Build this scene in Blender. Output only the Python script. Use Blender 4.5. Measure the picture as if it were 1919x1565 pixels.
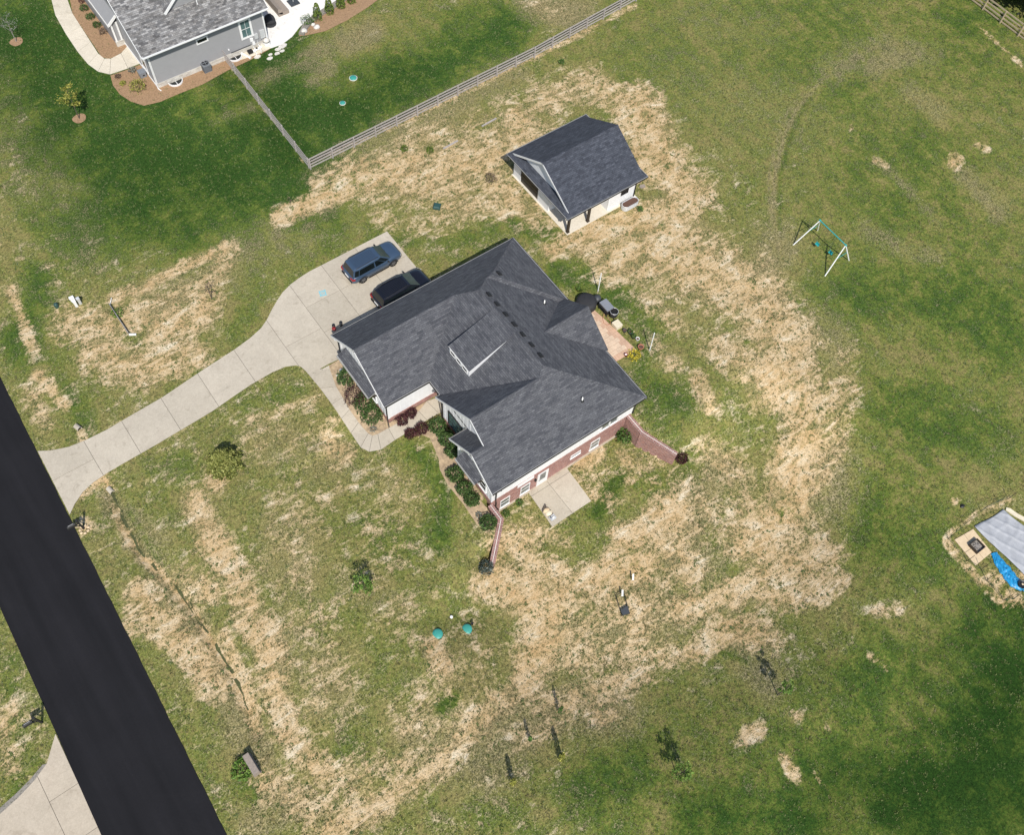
import bpy, bmesh, math, random
import numpy as np
from mathutils import Vector, Matrix
random.seed(7); RNG = np.random.default_rng(11)
for o in list(bpy.data.objects): bpy.data.objects.remove(o)
SC = bpy.context.scene
COL = SC.collection
# ------------------------------------------------------------------ camera, sky, sun, exposure
F, CX, CY, NX, NY, H = 1784., 959.5, 782.5, 857., 1746., 66.0      # focal length (px), picture centre, nadir point, flying height (m)
DN = np.array([NX-CX, NY-CY, F]); DN /= np.linalg.norm(DN)
_X0 = np.array([1, 0, 0]) - DN[0]*DN; _X0 /= np.linalg.norm(_X0); _Y0 = -np.cross(DN, _X0)
_t = math.radians(35.7)
EX = math.cos(_t)*_X0 + math.sin(_t)*_Y0; EY = -math.sin(_t)*_X0 + math.cos(_t)*_Y0
cd = bpy.data.cameras.new('camera'); cam = bpy.data.objects.new('camera', cd); COL.objects.link(cam)
cd.sensor_width = 36; cd.sensor_fit = 'HORIZONTAL'; cd.lens = F/1919*36; cd.clip_start = 1; cd.clip_end = 2000
R_ = Vector((EX[0], EY[0], -DN[0])); D_ = Vector((EX[1], EY[1], -DN[1])); W_ = Vector((EX[2], EY[2], -DN[2]))
cam.matrix_world = Matrix(((R_.x, -D_.x, -W_.x, 0), (R_.y, -D_.y, -W_.y, 0), (R_.z, -D_.z, -W_.z, H), (0, 0, 0, 1)))
SC.camera = cam
SUN = Vector((-.34, -.745, 1)).normalized()
w = bpy.data.worlds.new('World'); SC.world = w; w.use_nodes = True
nt = w.node_tree; sk = nt.nodes.new('ShaderNodeTexSky'); sk.sky_type = 'NISHITA'; sk.sun_disc = False
sk.sun_elevation = math.asin(SUN.z); sk.sun_rotation = math.atan2(SUN.x, SUN.y)
nt.links.new(sk.outputs[0], nt.nodes['Background'].inputs[0]); nt.nodes['Background'].inputs[1].default_value = 0.115
sl = bpy.data.lights.new('sun', 'SUN'); sl.energy = 4.3; sl.angle = math.radians(.53); sl.color = (1, .955, .885)
so = bpy.data.objects.new('sun', sl); COL.objects.link(so); so.location = (0, 0, 60)
so.rotation_euler = SUN.to_track_quat('Z', 'Y').to_euler()
vs = SC.view_settings; vs.view_transform = 'Standard'; vs.look = 'None'; vs.exposure = .14; vs.gamma = 1; vs.use_curve_mapping = False

# ------------------------------------------------------------------ pixel -> place
def ray(u, v):
    d = np.array([u-CX, v-CY, F]); return np.array([d@EX, d@EY, -(d@DN)])
def g(u, v, z=0.):
    d = ray(u, v); t = (H-z)/(-d[2]); return float(d[0]*t), float(d[1]*t)
def proj(P):
    P = np.asarray(P, float); q = P - np.array([0, 0, H]); c = q[..., 0:1]*EX + q[..., 1:2]*EY - q[..., 2:3]*DN
    return CX+F*c[..., 0]/c[..., 2], CY+F*c[..., 1]/c[..., 2]
def sst(a, b, x):
    t = np.clip((x-a)/(b-a), 0, 1); return t*t*(3-2*t)
def segd(px, py, a, b):
    ax, ay = a; bx, by = b; dx, dy = bx-ax, by-ay
    t = np.clip(((px-ax)*dx+(py-ay)*dy)/(dx*dx+dy*dy+1e-9), 0, 1)
    qx, qy = ax+t*dx, ay+t*dy
    return np.hypot(px-qx, py-qy), qx, qy
WWALL = [(17.95, 22.3), (17.92, 20.6), (15.7, 18.5)]
EWALL = [(31.3, 22.3), (31.37, 20.24), (32.77, 17.4)]
LOWP = WWALL + [(14.5, 15.5), (16, 11), (22, 7), (30, 6.5), (36, 9), (36.5, 14)] + EWALL[::-1]
HARD = [(WWALL[0], WWALL[1]), (WWALL[1], (16.9, 19.6)), (EWALL[0], EWALL[1]), (EWALL[1], (32.2, 18.6)), ((17.95, 22.3), (31.3, 22.3))]
DITCH = [(205, 915), (232, 975), (262, 1035), (300, 1070), (352, 1130), (395, 1195), (430, 1250), (457, 1310), (478, 1370)]
DITCHW = [g(*p) for p in DITCH]
def inside(px, py, P):
    r = np.zeros(np.shape(px), bool); n = len(P)
    for i in range(n):
        (x1, y1), (x2, y2) = P[i], P[(i+1) % n]
        if y1 == y2: continue
        c = ((y1 > py) != (y2 > py)) & (px < (x2-x1)*(py-y1)/(y2-y1)+x1)
        r ^= c
    return r
def terr(x, y):
    x = np.asarray(x, float); y = np.asarray(y, float)
    dmin = np.full(x.shape, 1e9); qx = np.zeros(x.shape); qy = np.zeros(x.shape)
    for i in range(len(LOWP)):
        d, a, b = segd(x, y, LOWP[i], LOWP[(i+1) % len(LOWP)])
        m = d < dmin; dmin = np.where(m, d, dmin); qx = np.where(m, a, qx); qy = np.where(m, b, qy)
    dw = np.full(x.shape, 1e9)
    for a, b in HARD: dw = np.minimum(dw, segd(qx, qy, a, b)[0])
    wd = .22+np.clip(dw, 0, 8)*1.5
    m = np.where(inside(x, y, LOWP), 1., 1-sst(0, 1, dmin/wd))
    front = .6*(1-sst(0, 6, np.maximum(np.maximum(11.5-x, x-22), np.maximum(20-y, y-32.6))*np.where(y > 32.6, 2.2, 1)))
    z = -front
    z = np.minimum(z, z*(1-m)-2.6*m)
    z = z - .25*np.exp(-((x+3.2)/2.2)**2)*sst(44, 30, y)*0
    dd = np.full(x.shape, 1e9)
    for a, b in zip(DITCHW[:-1], DITCHW[1:]): dd = np.minimum(dd, segd(x, y, a, b)[0])
    z = z - .30*np.exp(-(dd/.38)**2)-.18*np.exp(-(dd/1.6)**2)
    far = sst(3, 9, np.hypot(x-22, y-36)-12)
    z = z + .035*np.sin(x*.9+1.3*np.sin(y*.5))*np.sin(y*.8+np.sin(x*.37))*np.where(y < 44, 1, .6)*np.where((x > 11) & (x < 48) & (y > 30), .2, 1)
    return z
def tz(x, y): return float(terr(np.array([x]), np.array([y]))[0])
def gt(u, v):
    z = 0.
    for i in range(40):
        x, y = g(u, v, z); z = .5*z+.5*tz(x, y)
    return x, y, tz(x, y)

# ------------------------------------------------------------------ materials
MATS = {}
def nodes(name):
    m = bpy.data.materials.new(name); m.use_nodes = True; t = m.node_tree; b = t.nodes['Principled BSDF']
    MATS[name] = m
    return m, t, b
def N(t, k, **kw):
    n = t.nodes.new('ShaderNode'+k)
    for a, b in kw.items():
        if a.startswith('i_'): n.inputs[a[2:].replace('_', ' ')].default_value = b
        else: setattr(n, a, b)
    return n
def ramp(t, fac, stops):
    r = N(t, 'ValToRGB'); e = r.color_ramp.elements
    while len(e) < len(stops): e.new(.5)
    for i, (p, c) in enumerate(stops): e[i].position = p; e[i].color = (*c, 1) if len(c) == 3 else c
    t.links.new(fac, r.inputs[0]); return r.outputs[0]
def mth(t, op, a, b=None, clamp=False):
    n = N(t, 'Math', operation=op, use_clamp=clamp)
    for i, s in enumerate((a, b)):
        if s is None: continue
        if isinstance(s, (int, float)): n.inputs[i].default_value = s
        else: t.links.new(s, n.inputs[i])
    return n.outputs[0]
def mixc(t, f, a, b, blend='MIX'):
    n = N(t, 'MixRGB', blend_type=blend)
    for i, s in ((0, f), (1, a), (2, b)):
        if isinstance(s, (int, float)): n.inputs[i].default_value = s
        elif isinstance(s, tuple): n.inputs[i].default_value = (*s, 1)
        else: t.links.new(s, n.inputs[i])
    return n.outputs[0]
def noise(t, vec, scale, detail=4, rough=.6, out=0, dist=0):
    n = N(t, 'TexNoise'); n.inputs['Scale'].default_value = scale; n.inputs['Detail'].default_value = detail
    n.inputs['Roughness'].default_value = rough; n.inputs['Distortion'].default_value = dist
    if vec is not None: t.links.new(vec, n.inputs['Vector'])
    return n.outputs[out]
def wpos(t):
    return N(t, 'NewGeometry').outputs['Position']
def bump(t, b, h, strength=.3, dist=.02):
    n = N(t, 'Bump'); n.inputs['Strength'].default_value = strength; n.inputs['Distance'].default_value = dist
    t.links.new(h, n.inputs['Height']); t.links.new(n.outputs[0], b.inputs['Normal'])
def pm(name, c, c2=None, scale=6., rough=.6, metal=0., bmp=0., detail=5, spec=None, coat=0.):
    """plain painted or raw material: two tones mixed by noise, slight relief"""
    m, t, b = nodes(name)
    c2 = c2 or tuple(x*.8 for x in c)
    n = noise(t, wpos(t), scale, detail, .65)
    t.links.new(ramp(t, n, [(.3, c2), (.7, c)]), b.inputs['Base Color'])
    b.inputs['Roughness'].default_value = rough; b.inputs['Metallic'].default_value = metal
    if spec is not None: b.inputs['Specular IOR Level'].default_value = spec
    if coat: b.inputs['Coat Weight'].default_value = coat; b.inputs['Coat Roughness'].default_value = .05
    if bmp: bump(t, b, n, bmp)
    return m
def brickmat(name, c1, c2, mort, bw, rh, ms=.008, offset=.5, rough=.85, extra=None, bm=.4, uvrot=0, blot=.5):
    m, t, b = nodes(name)
    uv = N(t, 'UVMap'); br = N(t, 'TexBrick'); br.offset = offset
    br.inputs['Color1'].default_value = (*c1, 1); br.inputs['Color2'].default_value = (*c2, 1); br.inputs['Mortar'].default_value = (*mort, 1)
    br.inputs['Scale'].default_value = 1; br.inputs['Brick Width'].default_value = bw; br.inputs['Row Height'].default_value = rh
    br.inputs['Mortar Size'].default_value = ms; br.inputs['Mortar Smooth'].default_value = .3
    src = uv.outputs[0]
    if uvrot:
        mp = N(t, 'Mapping'); mp.inputs['Rotation'].default_value[2] = uvrot; t.links.new(src, mp.inputs[0]); src = mp.outputs[0]
    t.links.new(src, br.inputs['Vector'])
    n1 = noise(t, wpos(t), 1.1, 5, .6); n2 = noise(t, wpos(t), 9, 4, .7)
    col = mixc(t, blot, br.outputs['Color'], ramp(t, n1, [(.3, (.72, .72, .72)), (.7, (1.2, 1.2, 1.2))]), 'MULTIPLY')
    col = mixc(t, .5, col, ramp(t, n2, [(.25, (.7, .7, .7)), (.75, (1.25, 1.25, 1.25))]), 'MULTIPLY')
    if extra:
        br2 = N(t, 'TexBrick'); br2.offset = offset
        for k in ('Color1', 'Color2', 'Mortar'): br2.inputs[k].default_value = (*(extra if k == 'Color1' else (1, 1, 1)), 1)
        br2.inputs['Scale'].default_value = 1; br2.inputs['Brick Width'].default_value = bw*1.6; br2.inputs['Row Height'].default_value = rh
        br2.inputs['Mortar Size'].default_value = 0; br2.inputs['Bias'].default_value = .0; t.links.new(src, br2.inputs['Vector'])
        col = mixc(t, .8, col, br2.outputs['Color'], 'MULTIPLY')
    t.links.new(col, b.inputs['Base Color']); b.inputs['Roughness'].default_value = rough
    bump(t, b, mixc(t, .5, br.outputs['Color'], n2), bm, .02)
    return m
def leafmat(name, c1, c2, c3, scale=3.):
    m, t, b = nodes(name)
    n = noise(t, wpos(t), scale, 3, .7); r = N(t, 'NewGeometry').outputs['Random Per Island']
    a = mth(t, 'ADD', mth(t, 'MULTIPLY', n, .5), mth(t, 'MULTIPLY', r, .5))
    t.links.new(ramp(t, a, [(.28, c1), (.5, c2), (.72, c3)]), b.inputs['Base Color'])
    b.inputs['Roughness'].default_value = .6; b.inputs['Specular IOR Level'].default_value = .25
    return m

pm('white_paint', (.80, .80, .80), (.74, .745, .75), 3, .5)
pm('trim_white', (.78, .78, .77), (.72, .72, .71), 3, .45)
pm('soffit', (.62, .62, .62), (.56, .56, .56), 3, .6)
pm('dark_metal', (.020, .019, .018), (.014, .014, .014), 8, .65)
pm('black_plastic', (.018, .018, .02), (.012, .012, .013), 9, .5)
pm('drip', (.36, .355, .34), (.28, .275, .26), 8, .4)
pm('vent_black', (.012, .013, .015), (.02, .021, .024), 14, .6)
pm('pvc', (.82, .82, .80), (.75, .75, .72), 5, .4)
pm('dark_wood', (.045, .032, .022), (.03, .022, .016), 10, .7)
pm('door_dark', (.018, .014, .011), (.025, .019, .014), 6, .5)
brickmat('shingle', (.128, .131, .141), (.092, .095, .104), (.050, .052, .058), .34, .15, .014, .37, .95, (.46, .47, .52), .3, blot=.3)
brickmat('shingle_dark', (.085, .094, .116), (.048, .054, .070), (.024, .027, .036), .34, .15, .012, .37, .92, (.50, .52, .56), .3, blot=.3)
brickmat('shingle_grey', (.36, .355, .345), (.135, .135, .138), (.09, .09, .09), .34, .17, .010, .43, .95, (.42, .40, .385), .5, blot=.15)
brickmat('brick', (.40, .165, .125), (.23, .085, .075), (.50, .43, .38), .235, .085, .012, .5, .9, (.70, .60, .62), .6, blot=.35)
brickmat('brick_cap', (.28, .14, .12), (.18, .08, .075), (.45, .40, .37), .075, .60, .010, 0, .9, None, .6)
brickmat('stone_veneer', (.66, .64, .58), (.48, .45, .40), (.60, .58, .54), .42, .15, .012, .5, .9, (.8, .78, .74), .7)
brickmat('paver', (.66, .50, .36), (.60, .455, .33), (.50, .38, .27), .3, .2, .008, .5, .9, None, .4)
brickmat('paver_edge', (.58, .385, .265), (.52, .34, .235), (.42, .28, .19), .2, .3, .010, 0, .9, None, .4)
def concrete(name, c1, c2, speck=0.):
    m, t, b = nodes(name); p = wpos(t)
    n1 = noise(t, p, .45, 6, .6); n2 = noise(t, p, 11, 4, .75); n3 = noise(t, p, 2.2, 4, .6, 0, 1.2)
    c = ramp(t, n1, [(.3, c2), (.7, c1)])
    c = mixc(t, .55, c, ramp(t, n2, [(.25, (.72, .72, .71)), (.75, (1.22, 1.22, 1.23))]), 'MULTIPLY')
    c = mixc(t, .4, c, ramp(t, n3, [(.3, (.82, .80, .78)), (.6, (1.05, 1.05, 1.05))]), 'MULTIPLY')
    oi = N(t, 'ObjectInfo'); c = mixc(t, 1., c, ramp(t, oi.outputs['Random'], [(0, (.93, .93, .925)), (1, (1.06, 1.06, 1.065))]), 'MULTIPLY')
    n4 = noise(t, p, .9, 3, .5, 0, 2.); c = mixc(t, .5, c, ramp(t, n4, [(.30, (.72, .70, .67)), (.40, (1, 1, 1))]), 'MULTIPLY')
    t.links.new(c, b.inputs['Base Color']); b.inputs['Roughness'].default_value = .9
    bump(t, b, n2, .25, .01)
concrete('concrete', (.50, .445, .355), (.44, .39, .31))
concrete('concrete_tan', (.50, .43, .335), (.43, .37, .285))
concrete('concrete_pale', (.66, .60, .49), (.60, .545, .445))
concrete('concrete_white', (.78, .76, .72), (.72, .70, .66))
pm('joint', (.16, .14, .115), (.11, .10, .085), 6, .95)
def asphalt():
    m, t, b = nodes('asphalt'); p = wpos(t)
    mp = N(t, 'Mapping'); mp.inputs['Scale'].default_value = (1, .06, 1); t.links.new(p, mp.inputs[0])
    n1 = noise(t, mp.outputs[0], .9, 5, .6); n2 = noise(t, p, 14, 3, .8); n3 = noise(t, p, .25, 4)
    c = ramp(t, n1, [(.3, (.0115, .0115, .0132)), (.7, (.0175, .017, .0195))])
    c = mixc(t, .6, c, ramp(t, n2, [(.25, (.7, .7, .7)), (.7, (1.15, 1.15, 1.15)), (.88, (1.8, 1.8, 1.8))]), 'MULTIPLY')
    c = mixc(t, .5, c, ramp(t, n3, [(.3, (.85, .85, .85)), (.7, (1.2, 1.2, 1.2))]), 'MULTIPLY')
    t.links.new(c, b.inputs['Base Color']); b.inputs['Roughness'].default_value = .9; b.inputs['Specular IOR Level'].default_value = .15
    bump(t, b, n2, .4, .012)
asphalt()
pm('mulch_brown', (.40, .255, .145), (.22, .135, .075), 7, .95, bmp=.8, detail=8)
pm('mulch_dry', (.56, .42, .26), (.24, .175, .115), 3.0, .95, bmp=.8, detail=9)
pm('gravel_grey', (.33, .30, .26), (.15, .14, .12), 9, .95, bmp=.8, detail=8)
pm('ditch_grass', (.11, .12, .04), (.025, .030, .014), 5, .95, bmp=.8, detail=8)
pm('stone_white', (.72, .69, .63), (.50, .47, .42), 6, .9, bmp=.4)
pm('stone_grey', (.34, .28, .23), (.22, .185, .155), 9, .9, bmp=.5)
pm('siding_grey', (.285, .285, .29), (.265, .265, .27), 2, .6)
pm('fence_grey', (.44, .40, .375), (.30, .27, .25), 7, .85, bmp=.3)
pm('fence_pine', (.56, .45, .31), (.42, .33, .22), 7, .8, bmp=.3)
pm('septic_green', (.05, .33, .27), (.04, .26, .22), 5, .5)
pm('box_green', (.03, .085, .075), (.022, .06, .055), 5, .5)
pm('teal', (.03, .36, .36), (.025, .30, .30), 5, .4)
pm('steel', (.50, .51, .52), (.40, .41, .42), 10, .4, .6)
pm('grey_paint', (.22, .24, .26), (.18, .195, .215), 8, .5)
pm('grey_dark', (.06, .066, .075), (.045, .05, .056), 8, .55)
pm('cover_black', (.030, .030, .033), (.018, .018, .02), 4, .75, bmp=.4)
pm('tarp_grey', (.42, .43, .45), (.34, .35, .365), 1.5, .5, bmp=.3)
pm('tarp_blue', (.02, .33, .62), (.015, .18, .40), 5, .4, bmp=.6)
pm('terracotta', (.48, .20, .12), (.38, .15, .09), 6, .8)
pm('red_plastic', (.30, .02, .02), (.2, .015, .015), 5, .4)
pm('wood_pale', (.74, .66, .50), (.62, .54, .39), 8, .7)
pm('pad_sand', (.68, .53, .345), (.56, .43, .275), 5, .9, bmp=.2)
pm('bark', (.12, .095, .075), (.07, .055, .042), 14, .9, bmp=.5)
pm('bark_pale', (.33, .30, .27), (.22, .20, .18), 14, .9, bmp=.5)
pm('twig', (.16, .11, .09), (.09, .065, .055), 12, .9)
pm('soil_red', (.13, .065, .045), (.08, .045, .033), 9, .95, bmp=.7)
pm('galv', (.68, .69, .70), (.58, .59, .60), 6, .35, .3)
pm('chalk', (.05, .50, .66), (.30, .45, .45), 6, .95)
pm('car_blue', (.055, .092, .150), (.050, .084, .138), 1, .32, .25, coat=.5)
pm('car_black', (.008, .008, .012), (.006, .006, .009), 1, .2, 0, coat=.8)
pm('car_trim', (.014, .014, .015), (.01, .01, .011), 6, .5)
pm('rubber', (.018, .018, .018), (.012, .012, .012), 12, .85)
pm('alloy', (.26, .26, .265), (.16, .16, .165), 8, .35, .7)
pm('lamp_red', (.35, .012, .012), (.26, .01, .01), 6, .2)
pm('lamp_clear', (.55, .56, .57), (.40, .41, .42), 6, .15)
def glass(name, c, rough=.06):
    m, t, b = nodes(name); n = noise(t, wpos(t), 1.3, 3)
    t.links.new(ramp(t, n, [(.35, tuple(x*.7 for x in c)), (.65, c)]), b.inputs['Base Color'])
    b.inputs['Roughness'].default_value = rough; b.inputs['Specular IOR Level'].default_value = .6
glass('glass_dark', (.014, .018, .020)); glass('glass_teal', (.10, .17, .17)); glass('glass_car', (.008, .012, .013)); glass('glass_shield', (.045, .075, .078)); glass('glass_grey', (.17, .185, .185))
leafmat('leaf_box', (.022, .052, .012), (.050, .095, .022), (.10, .155, .045))
leafmat('leaf_red', (.022, .008, .010), (.055, .018, .020), (.10, .035, .035))
leafmat('leaf_conifer', (.085, .105, .022), (.18, .20, .048), (.32, .32, .10), 2)
leafmat('leaf_lime', (.05, .11, .016), (.105, .19, .03), (.19, .28, .06))
leafmat('leaf_arb', (.04, .075, .01), (.10, .15, .02), (.19, .24, .045))
leafmat('leaf_yellow', (.09, .105, .02), (.22, .225, .04), (.40, .38, .09))
leafmat('leaf_flower', (.28, .22, .02), (.62, .50, .03), (.70, .58, .06))
leafmat('leaf_blue', (.02, .032, .022), (.045, .062, .05), (.16, .19, .17))
leafmat('leaf_dark', (.006, .012, .005), (.014, .026, .010), (.03, .048, .016))
leafmat('leaf_silver', (.10, .11, .09), (.20, .21, .17), (.32, .33, .28))
leafmat('leaf_mid', (.03, .07, .012), (.065, .13, .025), (.13, .21, .05))
leafmat('leaf_dry', (.07, .048, .035), (.13, .09, .065), (.22, .16, .11))

# ------------------------------------------------------------------ mesh helpers
ORG = {}
class MB:
    def __init__(s): s.v = []; s.f = []
    def add(s, vs, fs):
        n = len(s.v); s.v += [tuple(map(float, p)) for p in vs]; s.f += [tuple(i+n for i in f) for f in fs]; return s
    def box(s, x0, y0, z0, x1, y1, z1):
        x0, x1 = min(x0, x1), max(x0, x1); y0, y1 = min(y0, y1), max(y0, y1); z0, z1 = min(z0, z1), max(z0, z1)
        return s.add([(x0, y0, z0), (x1, y0, z0), (x1, y1, z0), (x0, y1, z0), (x0, y0, z1), (x1, y0, z1), (x1, y1, z1), (x0, y1, z1)],
                     [(0, 3, 2, 1), (4, 5, 6, 7), (0, 1, 5, 4), (1, 2, 6, 5), (2, 3, 7, 6), (3, 0, 4, 7)])
    def bar(s, a, b, wd, ht, up=(0, 0, 1)):
        """box along a-b, wd across, ht along up"""
        a = Vector(a); b = Vector(b); d = (b-a).normalized(); u = Vector(up); sd = d.cross(u)
        if sd.length < 1e-4: sd = d.cross(Vector((1, 0, 0)))
        sd.normalize(); u = sd.cross(d).normalized()
        vs = [p+sd*i*wd/2+u*j*ht/2 for p in (a, b) for i, j in ((-1, -1), (1, -1), (1, 1), (-1, 1))]
        return s.add(vs, [(0, 1, 2, 3), (7, 6, 5, 4), (0, 4, 5, 1), (1, 5, 6, 2), (2, 6, 7, 3), (3, 7, 4, 0)])
    def poly(s, pts): return s.add(pts, [tuple(range(len(pts)))])
    def prism(s, pts, dz):
        """closed slab: top polygon pts, dropped by dz"""
        n = len(pts); b = [(p[0], p[1], p[2]-dz) for p in pts]
        return s.add(list(pts)+b, [tuple(range(n)), tuple(range(2*n-1, n-1, -1))]+[(i, i+n, (i+1) % n+n, (i+1) % n) for i in range(n)])
    def thick(s, pts, off):
        """closed slab: polygon pts pushed by vector off"""
        n = len(pts); o = Vector(off); b = [Vector(p)+o for p in pts]
        return s.add(list(pts)+b, [tuple(range(n)), tuple(range(2*n-1, n-1, -1))]+[(i, i+n, (i+1) % n+n, (i+1) % n) for i in range(n)])
    def tube(s, a, b, r0, r1=None, n=8, cap=True):
        r1 = r0 if r1 is None else r1
        a = Vector(a); b = Vector(b); d = (b-a).normalized(); x = d.orthogonal().normalized(); y = d.cross(x)
        vs = [p+(x*math.cos(2*math.pi*i/n)+y*math.sin(2*math.pi*i/n))*r for p, r in ((a, r0), (b, r1)) for i in range(n)]
        fs = [(i, (i+1) % n, n+(i+1) % n, n+i) for i in range(n)]
        if cap: fs += [tuple(range(n-1, -1, -1)), tuple(range(n, 2*n))]
        return s.add(vs, fs)
    def path(s, pts, r, n=6):
        for a, b in zip(pts[:-1], pts[1:]): s.tube(a, b, r, r, n)
        return s
    def lathe(s, c, prof, n=16, close=True):
        c = Vector(c); k = len(prof)
        vs = [c+Vector((r*math.cos(2*math.pi*i/n), r*math.sin(2*math.pi*i/n), z)) for r, z in prof for i in range(n)]
        fs = [(j*n+i, j*n+(i+1) % n, (j+1)*n+(i+1) % n, (j+1)*n+i) for j in range(k-1) for i in range(n)]
        if close: fs += [tuple(range((k-1)*n, k*n)), tuple(range(n-1, -1, -1))]
        return s.add(vs, fs)
    def blob(s, c, r, n=10, k=6, jit=.12):
        c = Vector(c); pr = []
        vs = []
        for j in range(k+1):
            a = math.pi*j/k-math.pi/2
            for i in range(n):
                q = 1+random.uniform(-jit, jit)
                vs.append(c+Vector((r[0]*math.cos(a)*math.cos(2*math.pi*i/n)*q, r[1]*math.cos(a)*math.sin(2*math.pi*i/n)*q, r[2]*math.sin(a)*q)))
        fs = [(j*n+i, j*n+(i+1) % n, (j+1)*n+(i+1) % n, (j+1)*n+i) for j in range(k) for i in range(n)]
        return s.add(vs, fs)
    def build(s, name, mat, parent=None, smooth=False, uv=True, origin=None, mats=None, fm=None, **props):
        org = Vector(ORG[parent.name]) if parent else (Vector(origin) if origin is not None else Vector((0, 0, 0)))
        me = bpy.data.meshes.new(name)
        me.from_pydata([tuple(Vector(p)-org) for p in s.v], [], s.f)
        for m in ([mat] if mats is None else mats): me.materials.append(MATS[m])
        if fm: me.polygons.foreach_set('material_index', fm)
        if uv:
            l = me.uv_layers.new(name='UVMap'); Z = Vector((0, 0, 1))
            for p in me.polygons:
                n = p.normal
                if abs(n.z) > .999: h = Vector((1, 0, 0)); vdir = Vector((0, 1, 0))
                else: h = Z.cross(n).normalized(); vdir = n.cross(h)
                for li in p.loop_indices:
                    q = me.vertices[me.loops[li].vertex_index].co+org
                    l.data[li].uv = (q.dot(h), q.dot(vdir))
        if smooth: me.polygons.foreach_set('use_smooth', [True]*len(me.polygons))
        o = bpy.data.objects.new(name, me); COL.objects.link(o)
        if parent: o.parent = parent; ORG[o.name] = tuple(org)
        else: o.location = org; ORG[o.name] = tuple(org)
        for k, v in props.items(): o[k] = v
        return o
def thing(name, label, cat, loc, group=None):
    o = bpy.data.objects.new(name, None); COL.objects.link(o); o.location = loc; o.empty_display_size = .2
    o['label'] = label; o['category'] = cat
    if group: o['group'] = group
    ORG[o.name] = tuple(loc); return o
def tag(o, label, cat, group=None):
    o['label'] = label; o['category'] = cat
    if group: o['group'] = group
    return o
def drape(name, poly, off, mat, step=.5, thick=0., zf=None, parent=None, kind='structure', uvs=False):
    """sheet over the terrain: polygon in plan, cut on a grid so that it follows the ground"""
    bm = bmesh.new(); vs = [bm.verts.new((x, y, 0)) for x, y in poly]; bm.faces.new(vs)
    bmesh.ops.triangulate(bm, faces=bm.faces[:])
    xs = [p[0] for p in poly]; ys = [p[1] for p in poly]
    for ax, lo, hi in ((0, min(xs), max(xs)), (1, min(ys), max(ys))):
        k = math.ceil(lo/step)
        while k*step < hi:
            co = [0, 0, 0]; co[ax] = k*step; no = [0, 0, 0]; no[ax] = 1
            bmesh.ops.bisect_plane(bm, geom=bm.verts[:]+bm.edges[:]+bm.faces[:], plane_co=co, plane_no=no, dist=1e-5); k += 1
    bmesh.ops.recalc_face_normals(bm, faces=bm.faces[:])
    for f in bm.faces:
        if f.normal.z < 0: f.normal_flip()
    X = np.array([v.co.x for v in bm.verts]); Y = np.array([v.co.y for v in bm.verts])
    Z = (terr(X, Y) if zf is None else np.array([zf(a, b) for a, b in zip(X, Y)]))+off
    for v, z in zip(bm.verts, Z): v.co.z = z
    if thick:
        r = bmesh.ops.extrude_face_region(bm, geom=bm.faces[:])
        top = [e for e in r['geom'] if isinstance(e, bmesh.types.BMVert)]
        old = [v for v in bm.verts if v not in set(top)]
        for v in old: v.co.z -= thick
        bmesh.ops.recalc_face_normals(bm, faces=bm.faces[:])
    me = bpy.data.meshes.new(name)
    if uvs:
        l = bm.loops.layers.uv.new('UVMap')
        for f in bm.faces:
            for lp in f.loops: lp[l].uv = (lp.vert.co.x, lp.vert.co.y)
    bm.to_mesh(me); bm.free(); me.materials.append(MATS[mat])
    o = bpy.data.objects.new(name, me); COL.objects.link(o)
    if parent: o.parent = parent
    elif kind: o['kind'] = kind
    ORG[o.name] = (0, 0, 0)
    return o
def clip(poly, ax, val, keep):
    out = []; n = len(poly)
    for i in range(n):
        p, q = poly[i], poly[(i+1) % n]; a = (p[ax]-val)*keep; b = (q[ax]-val)*keep
        if a >= 0: out.append(p)
        if (a > 0 > b) or (a < 0 < b):
            t = a/(a-b); out.append((p[0]+(q[0]-p[0])*t, p[1]+(q[1]-p[1])*t))
    return out
def leaves(pts, size, flat=0., aspect=1.6):
    """many small leaf quads at pts: (n,3) array -> verts, faces"""
    n = len(pts); d = RNG.normal(size=(n, 3)); d[:, 2] *= (1-flat); d /= np.linalg.norm(d, axis=1)[:, None]+1e-9
    e = RNG.normal(size=(n, 3)); e -= (e*d).sum(1)[:, None]*d; e /= np.linalg.norm(e, axis=1)[:, None]+1e-9
    s = size*RNG.uniform(.6, 1.3, n)[:, None]
    a = d*s*aspect/2; b = e*s/2
    v = np.stack([pts-a, pts+b*.9-a*.1, pts+a, pts-b*.9-a*.1], 1).reshape(-1, 3)
    f = np.arange(4*n).reshape(n, 4)
    return v, f
def leafobj(name, pts, size, mat, parent, flat=0., aspect=1.6, **props):
    v, f = leaves(np.asarray(pts), size, flat, aspect); org = np.array(ORG[parent.name]) if parent else np.zeros(3)
    me = bpy.data.meshes.new(name); me.from_pydata((v-org).tolist(), [], f.tolist()); me.materials.append(MATS[mat])
    o = bpy.data.objects.new(name, me); COL.objects.link(o)
    if parent: o.parent = parent
    ORG[o.name] = tuple(org)
    for k, q in props.items(): o[k] = q
    return o
def shell(c, r, n, inner=.55, low=-.3):
    """points in the outer volume of an ellipsoid, lumpy"""
    d = RNG.normal(size=(n*2, 3)); d /= np.linalg.norm(d, axis=1)[:, None]; d = d[d[:, 2] > low][:n]
    k = RNG.uniform(inner, 1, len(d))**.7
    ph = RNG.uniform(0, 6.28, 3)
    lump = 1+.13*np.sin(d[:, 0]*5+ph[0])*np.sin(d[:, 1]*5+ph[1])+.10*np.sin(d[:, 2]*7+ph[2])
    return np.asarray(c)+d*(k*lump)[:, None]*np.asarray(r)
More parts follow.
